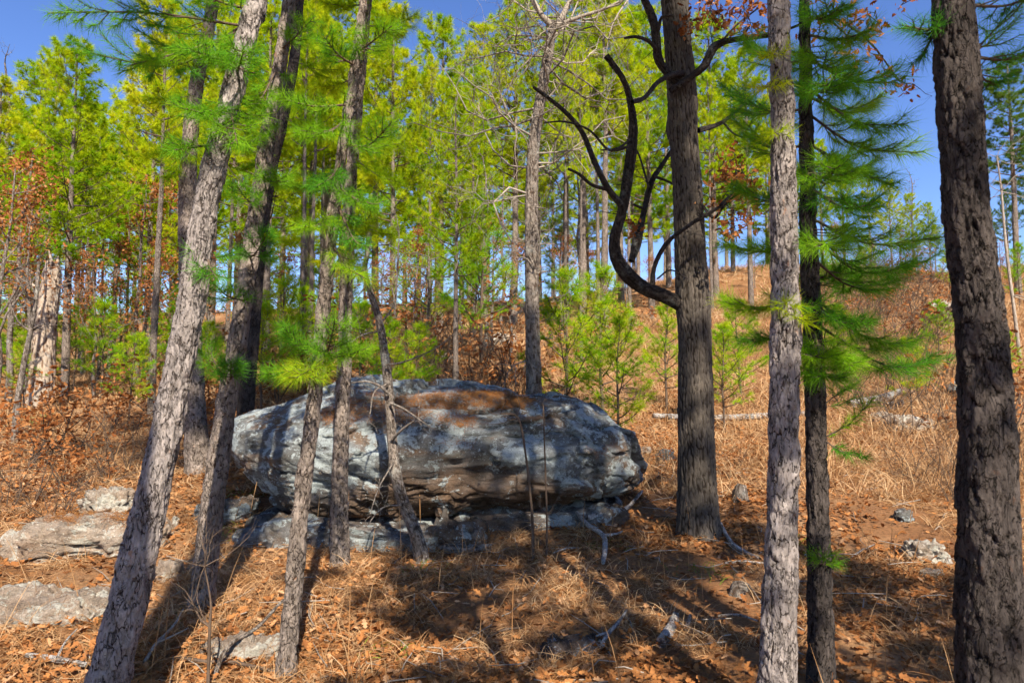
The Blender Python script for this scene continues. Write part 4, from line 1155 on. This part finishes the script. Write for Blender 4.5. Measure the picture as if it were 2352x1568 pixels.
# ------------------------------------------------------------------ single trees of the middle ground
def tall_oak():
    Y = 11.0
    pix = [(1226, 912, 38), (1224, 800, 34), (1222, 660, 32), (1221, 520, 30), (1222, 400, 28), (1230, 300, 26), (1246, 200, 24), (1262, 110, 22), (1270, 50, 18)]
    P_, R_ = pix_path(pix, Y, Y)
    base = P_[0].copy()
    base[2] = float(ground_z(base[0], base[1]))
    P_ = np.vstack([base - [0, 0, 0.2], P_])
    R_ = np.concatenate([[R_[0] * 1.1], R_])
    root = thing('oak_tree', 'tall leafless oak behind the boulder with pale forked top and tangled twigs', 'oak tree', base)
    g = Geo()
    trunk_geo(g, P_, R_, 'oak', 40, 0.035, 71, 0, 0.014, (0.045, 0.16), 0.15)
    g.obj('trunk', M_GREY, root, origin=base)
    rng = np.random.default_rng(72)
    for px, y1 in (([(1268, 60, 16), (1240, 30, 13), (1215, -20, 12), (1200, -80, 9)], 10.8), ([(1266, 75, 16), (1290, 40, 14), (1310, 0, 12), (1330, -60, 10)], 11.2), ([(1280, 60, 12), (1330, 40, 9), (1390, 20, 7), (1450, -10, 4)], 10.7)):
        g = Geo()
        p, r = pix_path(px, Y, y1)
        tube(g, p, r, 9, 0, 0.5, 0.08)
        ends = []
        for k in range(7):
            i = rng.integers(1, len(p))
            grow(g, p[i], unit(rng.normal(size=3) + [0, 0, 0.2]), rng.uniform(0.7, 1.4), 0.018, 1, 3, rng, ends, (4, 4, 3), 0.28, 5, 0.02, 0.9)
        g.obj('limb', M_PALE_TWIG, root, origin=base)
    for k in range(44):
        t = rng.uniform(0.18, 0.98)
        i = int(t * (len(P_) - 1))
        f = t * (len(P_) - 1) - i
        p = P_[i] * (1 - f) + P_[min(i + 1, len(P_) - 1)] * f
        an = rng.uniform(0, 6.28)
        L = rng.uniform(0.5, 1.1) if t < 0.5 else rng.uniform(1.2, 2.4)
        g, ends = Geo(), []
        grow(g, p, unit(np.array([math.cos(an), 0.8 * math.sin(an), rng.uniform(-0.3, 0.5)])), L, 0.008 + 0.006 * L, 1, 3, rng, ends, (6, 7, 6), 0.45, 6, -0.01 if t < 0.5 else 0.05, 0.9)
        g.obj('limb', M_PALE_TWIG if k % 2 else M_GREY, root, origin=base)
tall_oak()

def small_crooked():
    Y = 6.55
    pix = [(968, 1278, 40), (952, 1215, 36), (925, 1150, 34), (908, 1080, 30), (900, 1000, 28), (893, 900, 26), (884, 820, 24), (872, 740, 20), (850, 670, 17), (838, 620, 15), (846, 570, 13), (852, 500, 12), (860, 440, 9)]
    P_, R_ = pix_path(pix, Y, Y + 0.2)
    R_ = R_ * 0.8
    base = P_[0].copy()
    base[2] = float(ground_z(base[0], base[1]))
    P_ = np.vstack([base - [0, 0, 0.12], P_])
    R_ = np.concatenate([[R_[0] * 1.1], R_])
    root = thing('crooked_sapling', 'small crooked leafless tree in front of the boulder with lichened upper stem', 'small tree', base)
    g = Geo()
    trunk_geo(g, P_, R_, 'oak', 40, 0.016, 81, 0, 0.005, (0.018, 0.05), 0.2)
    g.obj('trunk', M_GREY, root, origin=base)
    rng = np.random.default_rng(82)
    for px, y1 in (([(893, 905, 12), (870, 885, 10), (840, 876, 7), (800, 880, 4)], 6.3), ([(896, 925, 10), (930, 940, 8), (980, 975, 5)], 6.2), ([(886, 838, 10), (930, 830, 7), (1000, 800, 5), (1050, 760, 3)], 6.4), ([(900, 1010, 12), (925, 985, 9), (960, 960, 6)], 6.3),
                   ([(872, 745, 9), (905, 700, 6), (900, 660, 4)], 6.7), ([(875, 760, 8), (830, 770, 6), (790, 800, 4)], 6.4), ([(846, 640, 9), (825, 620, 7), (818, 610, 5)], 6.6), ([(905, 1060, 8), (870, 1120, 5), (850, 1180, 4)], 6.3), ([(930, 1160, 8), (880, 1165, 5), (840, 1210, 4)], 6.3), ([(892, 880, 9), (860, 900, 6), (850, 950, 4)], 6.3)):
        g, ends = Geo(), []
        p, r = pix_path(px, Y, y1)
        tube(g, p, r * 0.6, 6, 0, 0.5, 0.04)
        for k in range(4):
            i = rng.integers(1, len(p))
            grow(g, p[i], unit(rng.normal(size=3)), rng.uniform(0.12, 0.3), 0.004, 1, 2, rng, ends, (3, 4, 3), 0.35, 5, 0.0, 0.9)
        g.obj('branch', M_GREY, root, origin=base)
small_crooked()

def snag():
    Y = 15.0
    P_, R_ = pix_path([(95, 885, 52), (100, 800, 46), (108, 720, 42), (116, 660, 40), (120, 625, 34), (122, 600, 24)], Y, Y)
    base = P_[0].copy()
    base[2] = float(ground_z(base[0], base[1]))
    P_ = np.vstack([base - [0, 0, 0.2], P_])
    R_ = np.concatenate([[R_[0] * 1.15], R_])
    root = thing('dead_snag', 'broken pale dead trunk with peeling wood at the left', 'dead tree', base)
    g = Geo()
    trunk_geo(g, P_, R_, 'oak', 64, 0.03, 91, 0, 0.03, (0.05, 0.7), 0.15)
    g.obj('trunk', M_SNAG, root, origin=base)
    g = Geo()
    rng = np.random.default_rng(3)
    p, r = pix_path([(120, 610, 10), (116, 590, 6), (112, 575, 2)], Y, Y)
    tube(g, p, r, 6)
    g.obj('splinter', M_SNAG, root, origin=base)
    g = Geo()
    p, r = pix_path([(126, 620, 12), (132, 600, 8), (134, 588, 2)], Y, Y)
    tube(g, p, r, 6)
    g.obj('splinter', M_SNAG, root, origin=base)
    g = Geo()
    p, r = pix_path([(90, 660, 8), (75, 655, 7), (68, 640, 4)], Y, Y)
    tube(g, p, r, 6)
    g.obj('stub', M_SNAG, root, origin=base)
snag()

def stem_tree(name, label, cat, pix, Y, mat, seed, twigs=10, tl=0.7, lev=2):
    P_, R_ = pix_path(pix, Y, Y)
    base = P_[0].copy()
    base[2] = float(ground_z(base[0], base[1]))
    if P_[0][2] > base[2] - 0.05:
        P_ = np.vstack([base - [0, 0, 0.15], P_])
        R_ = np.concatenate([[R_[0] * 1.1], R_])
    root = thing(name, label, cat, base)
    g = Geo()
    trunk_geo(g, P_, R_, 'oak', 24, 0.04, seed, 0, 0.004, (0.03, 0.1), 0.1)
    g.obj('trunk', mat, root, origin=base)
    rng = np.random.default_rng(seed)
    for k in range(twigs):
        i = rng.integers(2, len(P_))
        g, ends = Geo(), []
        grow(g, P_[i], unit(rng.normal(size=3) * [1, 1, 0.5] + [0, 0, 0.3]), tl * rng.uniform(0.5, 1.2), R_[i] * 0.45 + 0.002, 1, lev, rng, ends, (4, 4, 3), 0.3, 5, 0.03, 0.9)
        g.obj('branch', mat, root, origin=base)
    return root
stem_tree('slender_tree', 'slender leaning grey stem in front of the dead snag at left', 'small tree', [(38, 945, 14), (52, 850, 12), (70, 760, 11), (82, 690, 9), (90, 600, 6)], 11.0, M_GREY, 101, 8)
stem_tree('thin_sapling', 'thin dark sapling in front of the right half of the boulder', 'sapling', [(1225, 1290, 7), (1222, 1180, 6), (1208, 1050, 5), (1190, 960, 4), (1150, 950, 2)], 6.5, M_TWIG, 103, 6, 0.35)
stem_tree('thin_sapling', 'thin grey sapling right of the dark sapling before the boulder', 'sapling', [(1255, 1290, 5), (1256, 1180, 4), (1250, 1000, 3), (1248, 930, 2)], 6.45, M_TWIG, 105, 7, 0.3)
stem_tree('thin_sapling', 'reddish bare sprout between the second leaning pine and slimmest pine', 'sapling', [(478, 1560, 7), (482, 1440, 6), (484, 1380, 4), (470, 1300, 3)], 3.9, M_TWIG, 107, 12, 0.3)
stem_tree('bare_tree', 'white-stemmed thin tree on the right slope beside the thick ragged pine', 'bare tree', [(2340, 800, 8), (2325, 680, 7), (2310, 560, 6), (2300, 440, 4), (2290, 360, 3)], 20, M_PALE_TWIG, 109, 10, 1.2)

# ------------------------------------------------------------------ logs and fallen wood
def log(name, label, pts, rad, mat, seed, sides=24, depth=0.006, cell=(0.03, 0.1), subs=(), cat='branch'):
    pts = np.array(pts, float)
    base = pts.mean(axis=0)
    g = Geo()
    trunk_geo(g, pts, rad, 'oak', sides, 0.03, seed, 0, depth, cell)
    n = g.n
    # end caps
    path, r = resample(pts, rad, 0.03)
    for p, ring in ((path[0], np.arange(sides)), (path[-1], np.arange(n - sides, n))):
        g.add(p[None], np.zeros((0, 3), int))
        g.f.append(np.stack([np.full(sides, g.n - 1), ring, np.roll(ring, -1)], 1))
        g.m.append(np.zeros(sides, np.int32))
    for sp, sr in subs:
        tube(g, np.array(sp, float), np.array(sr), 7, 0, 0.5, 0.04)
    o = g.obj(name, mat, label=label, cat=cat, origin=base)
    o.location = tuple(base)
    return o
def gpath(pix, dz):
    return [gp(px, py, dz if isinstance(dz, (int, float)) else dz[i]) for i, (px, py) in enumerate(pix)]
log('fallen_log', 'pale straight fallen log across the slope behind the oak', gpath([(1500, 962), (1640, 966), (1750, 962), (1860, 956)], 0.06), [0.05, 0.06, 0.06, 0.055], M_DEAD, 1, cat='log')
log('fallen_log', 'grey broken log on the slope right of the slim dark pine', gpath([(1950, 940), (2020, 928), (2075, 905)], 0.1), [0.10, 0.10, 0.06], M_DEAD, 2, cat='log')
log('fallen_log', 'short dark log end beside the broken grey log', gpath([(2035, 945), (2070, 935)], 0.08), [0.10, 0.09], M_GREY, 3, cat='log')
A = gpath([(1475, 1150), (1440, 1190), (1390, 1200), (1350, 1215)], (0.12, 0.12, 0.1, 0.12))
log('fallen_branch', 'lichened forked white branch on the ground beside the boulder right end', A, [0.015, 0.022, 0.026, 0.03], M_DEAD, 4, 14, 0.003,
    subs=[([gp(1325, 1210, .16), gp(1350, 1232, .12), gp(1385, 1252, .1), gp(1390, 1275, .06), gp(1385, 1300, .03)], [0.018, 0.024, 0.026, 0.026, 0.02]), ([gp(1388, 1253, .1), gp(1415, 1250, .1), gp(1430, 1242, .1)], [0.016, 0.012, 0.008]), ([gp(1395, 1200, .1), gp(1388, 1175, .16), gp(1385, 1165, .22)], [0.014, 0.01, 0.006])])
log('log_chunk', 'short weathered log chunk in leaves at bottom right of centre', gpath([(1518, 1490), (1540, 1455), (1552, 1425)], 0.03), [0.035, 0.033, 0.028], M_DEAD, 5, 20, 0.005, cat='log')
log('wood_piece', 'small pale splinter of wood right of the weathered log chunk', gpath([(1578, 1450), (1586, 1420)], 0.02), [0.018, 0.012], M_SNAG, 6, 12, 0.003, cat='wood')
log('fallen_branch', 'dark lichened stick beside the dark flat stone', gpath([(1375, 1500), (1400, 1470), (1420, 1450), (1440, 1430)], (0.03, 0.05, 0.06, 0.09)), [0.012, 0.014, 0.012, 0.007], M_DEAD, 7, 10, 0.002, subs=[([gp(1402, 1468, .05), gp(1370, 1478, .05)], [0.01, 0.006])])
log('fallen_branch', 'pale branch on the ground at the right foot of the dark oak', gpath([(1650, 1225), (1680, 1260), (1715, 1278), (1745, 1290)], (0.14, 0.06, 0.04, 0.03)), [0.02, 0.02, 0.016, 0.012], M_DEAD, 8, 12, 0.003)
log('fallen_branch', 'thin pale branch parallel to the one at the oak foot', gpath([(1665, 1300), (1710, 1298), (1760, 1302)], 0.03), [0.01, 0.012, 0.008], M_DEAD, 9, 10, 0.002)
log('fallen_branch', 'long bare stick propped up at bottom left of centre', [gp(488, 1575, .02), gp(520, 1535, .12), gp(590, 1500, .16), gp(640, 1470, .24), gp(695, 1440, .3)], [0.013, 0.013, 0.011, 0.009, 0.006], M_GREY, 10, 10, 0.002)
log('fallen_branch', 'thin dark stick lying across the bottom left of centre', gpath([(402, 1525), (470, 1535), (540, 1538), (640, 1560)], 0.04), [0.008, 0.011, 0.011, 0.008], M_TWIG, 11, 10, 0.002)
log('fallen_log', 'grey root-like log at the foot of the crooked small tree', gpath([(975, 1245), (1020, 1268), (1075, 1272), (1130, 1268)], 0.05), [0.04, 0.05, 0.045, 0.03], M_GREY, 12, 18, 0.008, cat='log')
log('fallen_branch', 'weathered broken branch in the lower left corner', gpath([(60, 1520), (120, 1530), (200, 1545)], 0.04), [0.012, 0.018, 0.016], M_DEAD, 13, 14, 0.004, subs=[([gp(130, 1532, .05), gp(150, 1510, .1), gp(175, 1490, .12)], [0.008, 0.006, 0.003])])
log('fallen_branch', 'pale forked stick beside the foot of the thick leaning pine', gpath([(330, 1530), (360, 1500), (395, 1470), (420, 1440)], (0.02, 0.06, 0.08, 0.12)), [0.012, 0.011, 0.009, 0.005], M_PALE_TWIG, 14, 8, 0.002, subs=[([gp(360, 1500, .06), gp(400, 1490, .08), gp(430, 1480, .1)], [0.007, 0.005, 0.003])])
log('stump', 'small rotten stump in leaves right of the dark oak', [gp(1700, 1150, -.03), gp(1700, 1150, .1), gp(1704, 1150, .2)], [0.09, 0.085, 0.05], M_GREY, 15, 22, 0.02, (0.05, 0.2), cat='stump')
log('stump', 'low broken stump in shade left of the pale upright pine', [gp(1690, 1365, -.03), gp(1698, 1368, .06), gp(1720, 1378, .09)], [0.06, 0.055, 0.03], M_GREY, 16, 20, 0.014, (0.04, 0.15), cat='stump')
log('fallen_branch', 'dark curved branch behind the top of the boulder', [gp(1020, 860, .0), gp(1025, 860, .35), gp(1050, 860, .75)], [0.02, 0.018, 0.01], M_TWIG, 18, 10, 0.002)
for k, (a, b) in enumerate([((560, 1232), (700, 1252)), ((1650, 1420), (1740, 1440)), ((1120, 1470), (1200, 1455)), ((1950, 1290), (2010, 1260)), ((900, 1300), (960, 1275)), ((1840, 1290), (1870, 1280)), ((1560, 1200), (1500, 1195)), ((1270, 1275), (1330, 1268))]):
    w = ['left of the slimmest pine base', 'below the low broken stump', 'in front of the bottom centre grass', 'between the slim dark pine and stone block', 'left of the crooked small tree foot', 'left of the slim dark pine', 'left of the oak foot', 'below the boulder right half'][k]
    m = gp((a[0] + b[0]) / 2, (a[1] + b[1]) / 2, 0.05)
    log('stick', 'bare stick on the ground ' + w, [gp(*a, 0.02), m, gp(*b, 0.04)], [0.008, 0.009, 0.005], M_DEAD if k % 2 else M_TWIG, 30 + k, 8, 0.002, cat='stick')

# ------------------------------------------------------------------ leaf litter, straw and grass
rl = np.random.default_rng(55)
def scatter(n, y0, y1, power, rng, margin=1.0):
    """points in the widening strip the camera overlooks, denser near"""
    u = rng.uniform(0, 1, n)
    e = 2 - power
    y = (y0 ** e + u * (y1 ** e - y0 ** e)) ** (1 / e)
    x = rng.uniform(-1, 1, n) * (0.80 * y + margin)
    return x, y

def free(x, y):
    """away from the boulder's body"""
    return ((x + 0.85) / 2.2) ** 2 + ((y - 8.35) / 1.0) ** 2 > 1

def litter():
    x, y = scatter(95000, 2.2, 17, 1.35, rl)
    dens = 0.5 + 0.6 * fbm(x * 0.7, y * 0.7, 0, 3, 70)
    ok = (rl.uniform(0, 1, len(x)) < np.clip(dens, 0.12, 1)) & free(x, y)
    x, y = x[ok], y[ok]
    for b in (b2, b3, b4, b2b, OAK_BASE):
        a = rl.uniform(0, 6.28, 130)
        d = np.abs(rl.normal(scale=0.2, size=130)) + (0.2 if b is OAK_BASE else 0.08)
        x, y = np.concatenate([x, b[0] + np.cos(a) * d]), np.concatenate([y, b[1] + np.sin(a) * d])
    z = ground_z(x, y) + rl.uniform(0.005, 0.05, len(x))
    g = Geo()
    r = np.clip(0.5 + 0.35 * fbm(x * 0.5, y * 0.5, 0, 2, 71) + rl.normal(scale=0.22, size=len(x)), 0, 1)
    leaf_geo(g, np.stack([x, y, z], 1), 0.07, rl, 0, r, flat=0.5)
    g.obj('fallen_leaves', M_LITTER, kind='stuff', smooth=False)
litter()

def blades(g, root, d, L, w, droop, rng, rnd, seg=3):
    """arching grass blades"""
    n = len(root)
    side = unit(np.cross(d, rng.normal(size=(n, 3))))
    t = np.linspace(0, 1, seg + 1)
    C = root[:, None] + d[:, None] * (t * L[:, None])[..., None]
    C[..., 2] -= droop[:, None] * L[:, None] * t ** 2
    hz = unit(d * [1, 1, 0] + 1e-6)
    C += hz[:, None] * (droop[:, None] * L[:, None] * 0.5 * t ** 2)[..., None]
    wd = (w[:, None] * (1 - t[:-1] ** 2 * 0.6))[..., None] * side[:, None] * 0.5
    lo, hi = C[:, :-1] - wd, C[:, :-1] + wd
    V = np.concatenate([np.stack([lo, hi], 2).reshape(n, -1, 3), C[:, -1:]], 1)
    k = 2 * seg + 1
    i = np.arange(seg - 1) * 2
    F = np.stack([i, i + 1, i + 3, i + 2], 1)[None] + (np.arange(n) * k)[:, None, None]
    b = len(V[0]) * np.arange(n)
    g.add(V.reshape(-1, 3), F.reshape(-1, 4), 0, np.repeat(rnd, k))
    last = np.stack([b + k - 3, b + k - 2, b + k - 1], 1) + (g.n - n * k)
    g.f.append(last)
    g.m.append(np.zeros(n, np.int32))

def grass():
    g = Geo()
    # near tufts
    x, y = scatter(4600, 2.2, 12, 1.1, rl)
    m = fbm(x * 0.55 + 9, y * 0.55, 0, 3, 81) + 0.6 * sstep(5.2, 3.4, y) * sstep(1.5, 0.4, np.abs(x + 0.6)) + 0.25 * (x > 1.9) + 0.5 * sstep(-2.0, -4.0, x)
    ok = (m > 0.02) & free(x, y)
    x, y = x[ok], y[ok]
    for b in (b2, b3, b4, b2b, OAK_BASE):
        a = rl.uniform(0, 6.28, 16)
        d = rl.uniform(0.10, 0.34, 16) + (0.15 if b is OAK_BASE else 0)
        x, y = np.concatenate([x, b[0] + np.cos(a) * d]), np.concatenate([y, b[1] + np.sin(a) * d])
    K = 26
    n = len(x)
    px = np.repeat(x, K) + rl.normal(scale=0.05, size=n * K)
    py = np.repeat(y, K) + rl.normal(scale=0.05, size=n * K)
    an = rl.uniform(0, 2 * math.pi, n * K)
    el = rl.uniform(0.35, 1.4, n * K)
    d = np.stack([np.cos(an) * np.cos(el), np.sin(an) * np.cos(el), np.sin(el)], 1)
    L = np.repeat(rl.uniform(0.14, 0.36, n), K) * rl.uniform(0.5, 1.2, n * K)
    rnd = np.clip(np.repeat(rl.normal(0.5, 0.22, n), K) + rl.normal(scale=0.15, size=n * K), 0, 1)
    blades(g, np.stack([px, py, ground_z(px, py) - 0.01], 1), d, L, np.full(n * K, 0.0038) * (0.6 + np.repeat(y, K) * 0.12), rl.uniform(0.3, 1.1, n * K), rl, rnd)
    # the slope: coarser tufts
    x, y = scatter(12000, 8.5, 42, 1.2, rl)
    m = fbm(x * 0.3 + 4, y * 0.3, 0, 3, 83) + 0.25 * sstep(0, 4, x)
    ok = (m > -0.25) & free(x, y)
    x, y = x[ok], y[ok]
    K = 11
    n = len(x)
    px = np.repeat(x, K) + rl.normal(scale=0.10, size=n * K)
    py = np.repeat(y, K) + rl.normal(scale=0.10, size=n * K)
    an = rl.uniform(0, 2 * math.pi, n * K)
    el = rl.uniform(0.5, 1.45, n * K)
    d = np.stack([np.cos(an) * np.cos(el), np.sin(an) * np.cos(el), np.sin(el)], 1)
    L = np.repeat(rl.uniform(0.18, 0.5, n) * (1 + 0.7 * sstep(2, 6, x)), K) * rl.uniform(0.5, 1.2, n * K)
    rnd = np.clip(np.repeat(rl.normal(0.6, 0.2, n), K) + rl.normal(scale=0.15, size=n * K), 0, 1)
    blades(g, np.stack([px, py, ground_z(px, py) - 0.02], 1), d, L, 0.0035 + 0.0006 * np.repeat(y, K), rl.uniform(0.1, 0.7, n * K), rl, rnd, 2)
    # tall single stems
    x, y = scatter(700, 2.6, 22, 1.0, rl)
    ok = free(x, y)
    x, y = x[ok], y[ok]
    n = len(x)
    d = unit(np.stack([rl.normal(scale=0.18, size=n), rl.normal(scale=0.18, size=n), np.ones(n)], 1))
    blades(g, np.stack([x, y, ground_z(x, y)], 1), d, rl.uniform(0.3, 0.75, n), 0.003 + 0.0005 * y, rl.uniform(0.02, 0.2, n), rl, rl.uniform(0.2, 0.7, n))
    g.obj('dry_grass', M_GRASS, kind='stuff', smooth=False)
    # green sprigs
    g = Geo()
    for px_, py_, n in ((60, 975, 260), (985, 1310, 30), (1395, 1262, 40), (890, 1500, 40), (1830, 1250, 40), (95, 960, 200), (560, 1140, 60), (505, 1225, 40), (600, 1230, 60), (1620, 1320, 40), (300, 1440, 20)):
        c = gp(px_, py_)
        q = np.stack([c[0] + rl.normal(scale=0.12, size=n), c[1] + rl.normal(scale=0.12, size=n), np.zeros(n)], 1)
        q[:, 2] = ground_z(q[:, 0], q[:, 1])
        d = unit(np.stack([rl.normal(scale=0.7, size=n), rl.normal(scale=0.7, size=n), np.ones(n)], 1))
        blades(g, q, d, rl.uniform(0.06, 0.2, n), np.full(n, 0.005), rl.uniform(0.2, 0.8, n), rl, rl.uniform(0, 1, n))
    g.obj('green_grass', M_GREENGRASS, kind='stuff', smooth=False)
grass()

def straw_at(g, P_, Nrm, n_each, rng, L=0.13, w=0.0024):
    q = np.repeat(P_, n_each, axis=0)
    nn = np.repeat(Nrm, n_each, axis=0)
    q = q + rng.normal(scale=0.03, size=q.shape) * [1, 1, 0.1] + nn * rng.uniform(0.002, 0.035, (len(q), 1))
    d = unit(np.cross(nn, rng.normal(size=q.shape)) + nn * rng.normal(scale=0.2, size=(len(q), 1)))
    s = unit(np.cross(d, nn + rng.normal(scale=0.3, size=q.shape))) * (w / 2)
    l = L * rng.uniform(0.6, 1.2, (len(q), 1))
    V = np.stack([q - s - d * l / 2, q + s - d * l / 2, q + d * l / 2], 1).reshape(-1, 3)
    g.add(V, np.arange(len(V)).reshape(-1, 3), 0, np.repeat(rng.uniform(0, 1, len(q)), 3))

def project(V):
    c = V - np.array([0, 0, CAM_H])
    f = c[:, 1] * math.cos(PITCH) + c[:, 2] * math.sin(PITCH)
    u = c[:, 2] * math.cos(PITCH) - c[:, 1] * math.sin(PITCH)
    return 1176 + 1568 * c[:, 0] / f, 784 - 1568 * u / f

def mesh_points(o):
    me = o.data
    n = len(me.vertices)
    co, nr = np.empty(n * 3, np.float32), np.empty(n * 3, np.float32)
    me.vertices.foreach_get('co', co)
    me.vertices.foreach_get('normal', nr)
    return co.reshape(-1, 3).astype(float) + np.array(o.location), nr.reshape(-1, 3).astype(float)

def straw():
    g = Geo()
    x, y = scatter(20000, 2.2, 11, 1.3, rl)
    m = fbm(x * 0.8 + 2, y * 0.8, 0, 3, 91)
    ok = (m > -0.25) & free(x, y)
    x, y = x[ok], y[ok]
    P_ = np.stack([x, y, ground_z(x, y) + 0.012], 1)
    straw_at(g, P_, np.broadcast_to([0, 0, 1.0], P_.shape), 2, rl, 0.14, 0.0026)
    g.obj('pine_straw', M_STRAW, kind='stuff', smooth=False)
    g = Geo()
    V, Nr = mesh_points(BOULDER)
    px, py = project(V)
    m = 0.5 * fbm(V[:, 0] * 1.6, V[:, 1] * 1.6, V[:, 2], 3, 95)
    ell = lambda cx, cy, a, b: 1 - ((px - cx) / a) ** 2 - ((py - cy) / b) ** 2
    f = np.maximum.reduce([ell(900, 945, 130, 42), ell(1050, 925, 150, 24), ell(1045, 968, 60, 22), ell(1040, 1018, 50, 12), ell(790, 955, 60, 20), ell(1370, 1040, 26, 8)])
    ok = (f + 1.3 * m > 0.1) & (f > -0.4) & (Nr[:, 2] > 0.25) & (V[:, 1] < 10.4)
    i = np.flatnonzero(ok)
    i = rl.choice(i, min(len(i), 9000), replace=False)
    straw_at(g, V[i], Nr[i], 7, rl, 0.14, 0.0032)
    V, Nr = mesh_points(LEFT_ROCK)
    c = V.mean(axis=0)
    ok = (Nr[:, 2] > 0.6) & (((V[:, 0] - c[0] + 0.0) / 0.52) ** 2 + ((V[:, 1] - c[1]) / 0.40) ** 2 < 1 + 0.5 * vnoise(V[:, 0] * 4, V[:, 1] * 4, 0, 3))
    i = np.flatnonzero(ok)
    i = rl.choice(i, min(len(i), 2600), replace=False)
    straw_at(g, V[i], Nr[i], 5, rl, 0.12, 0.003)
    g.obj('pine_straw', M_STRAW, kind='stuff', smooth=False)
straw()

def twigs_on_ground():
    g = Geo()
    x, y = scatter(520, 2.3, 11, 1.2, rl)
    for a, b in zip(x, y):
        if not free(a, b):
            continue
        an, L = rl.uniform(0, 6.28), rl.uniform(0.12, 0.5)
        d = np.array([math.cos(an), math.sin(an)])
        P_ = np.array([[a + d[0] * L * t + rl.normal(scale=0.012), b + d[1] * L * t + rl.normal(scale=0.012), 0] for t in (-0.5, 0, 0.5)])
        P_[:, 2] = ground_z(P_[:, 0], P_[:, 1]) + rl.uniform(0.01, 0.06, 3)
        tube(g, P_, [0.004, 0.0045, 0.002], 4, 0, rl.uniform())
    g.obj('twig_litter', M_PALE_TWIG, kind='stuff')
twigs_on_ground()

# ------------------------------------------------------------------ pines behind the photographer, whose shade falls into the view
for k, (x, y, s, lab) in enumerate([(4.1, -3.8, 1.22, 'tall pine out of view, behind the camera on the right'),
                                    (4.9, -2.0, 0.62, 'small pine out of view, far right behind the camera'), (-0.87, -0.5, 1.4, 'tall bare-stemmed pine out of view, just left of the camera'),
                                    (1.45, -0.9, (0.7, 0.7, 0.55), 'low spreading pine out of view, just right of the camera')]):
    o = place(PINE[(2, 1, 2, 2)[k]], TC, lab, 'pine tree', (x, y, float(ground_z(x, y))), 'pine_tree', k * 1.3, s)
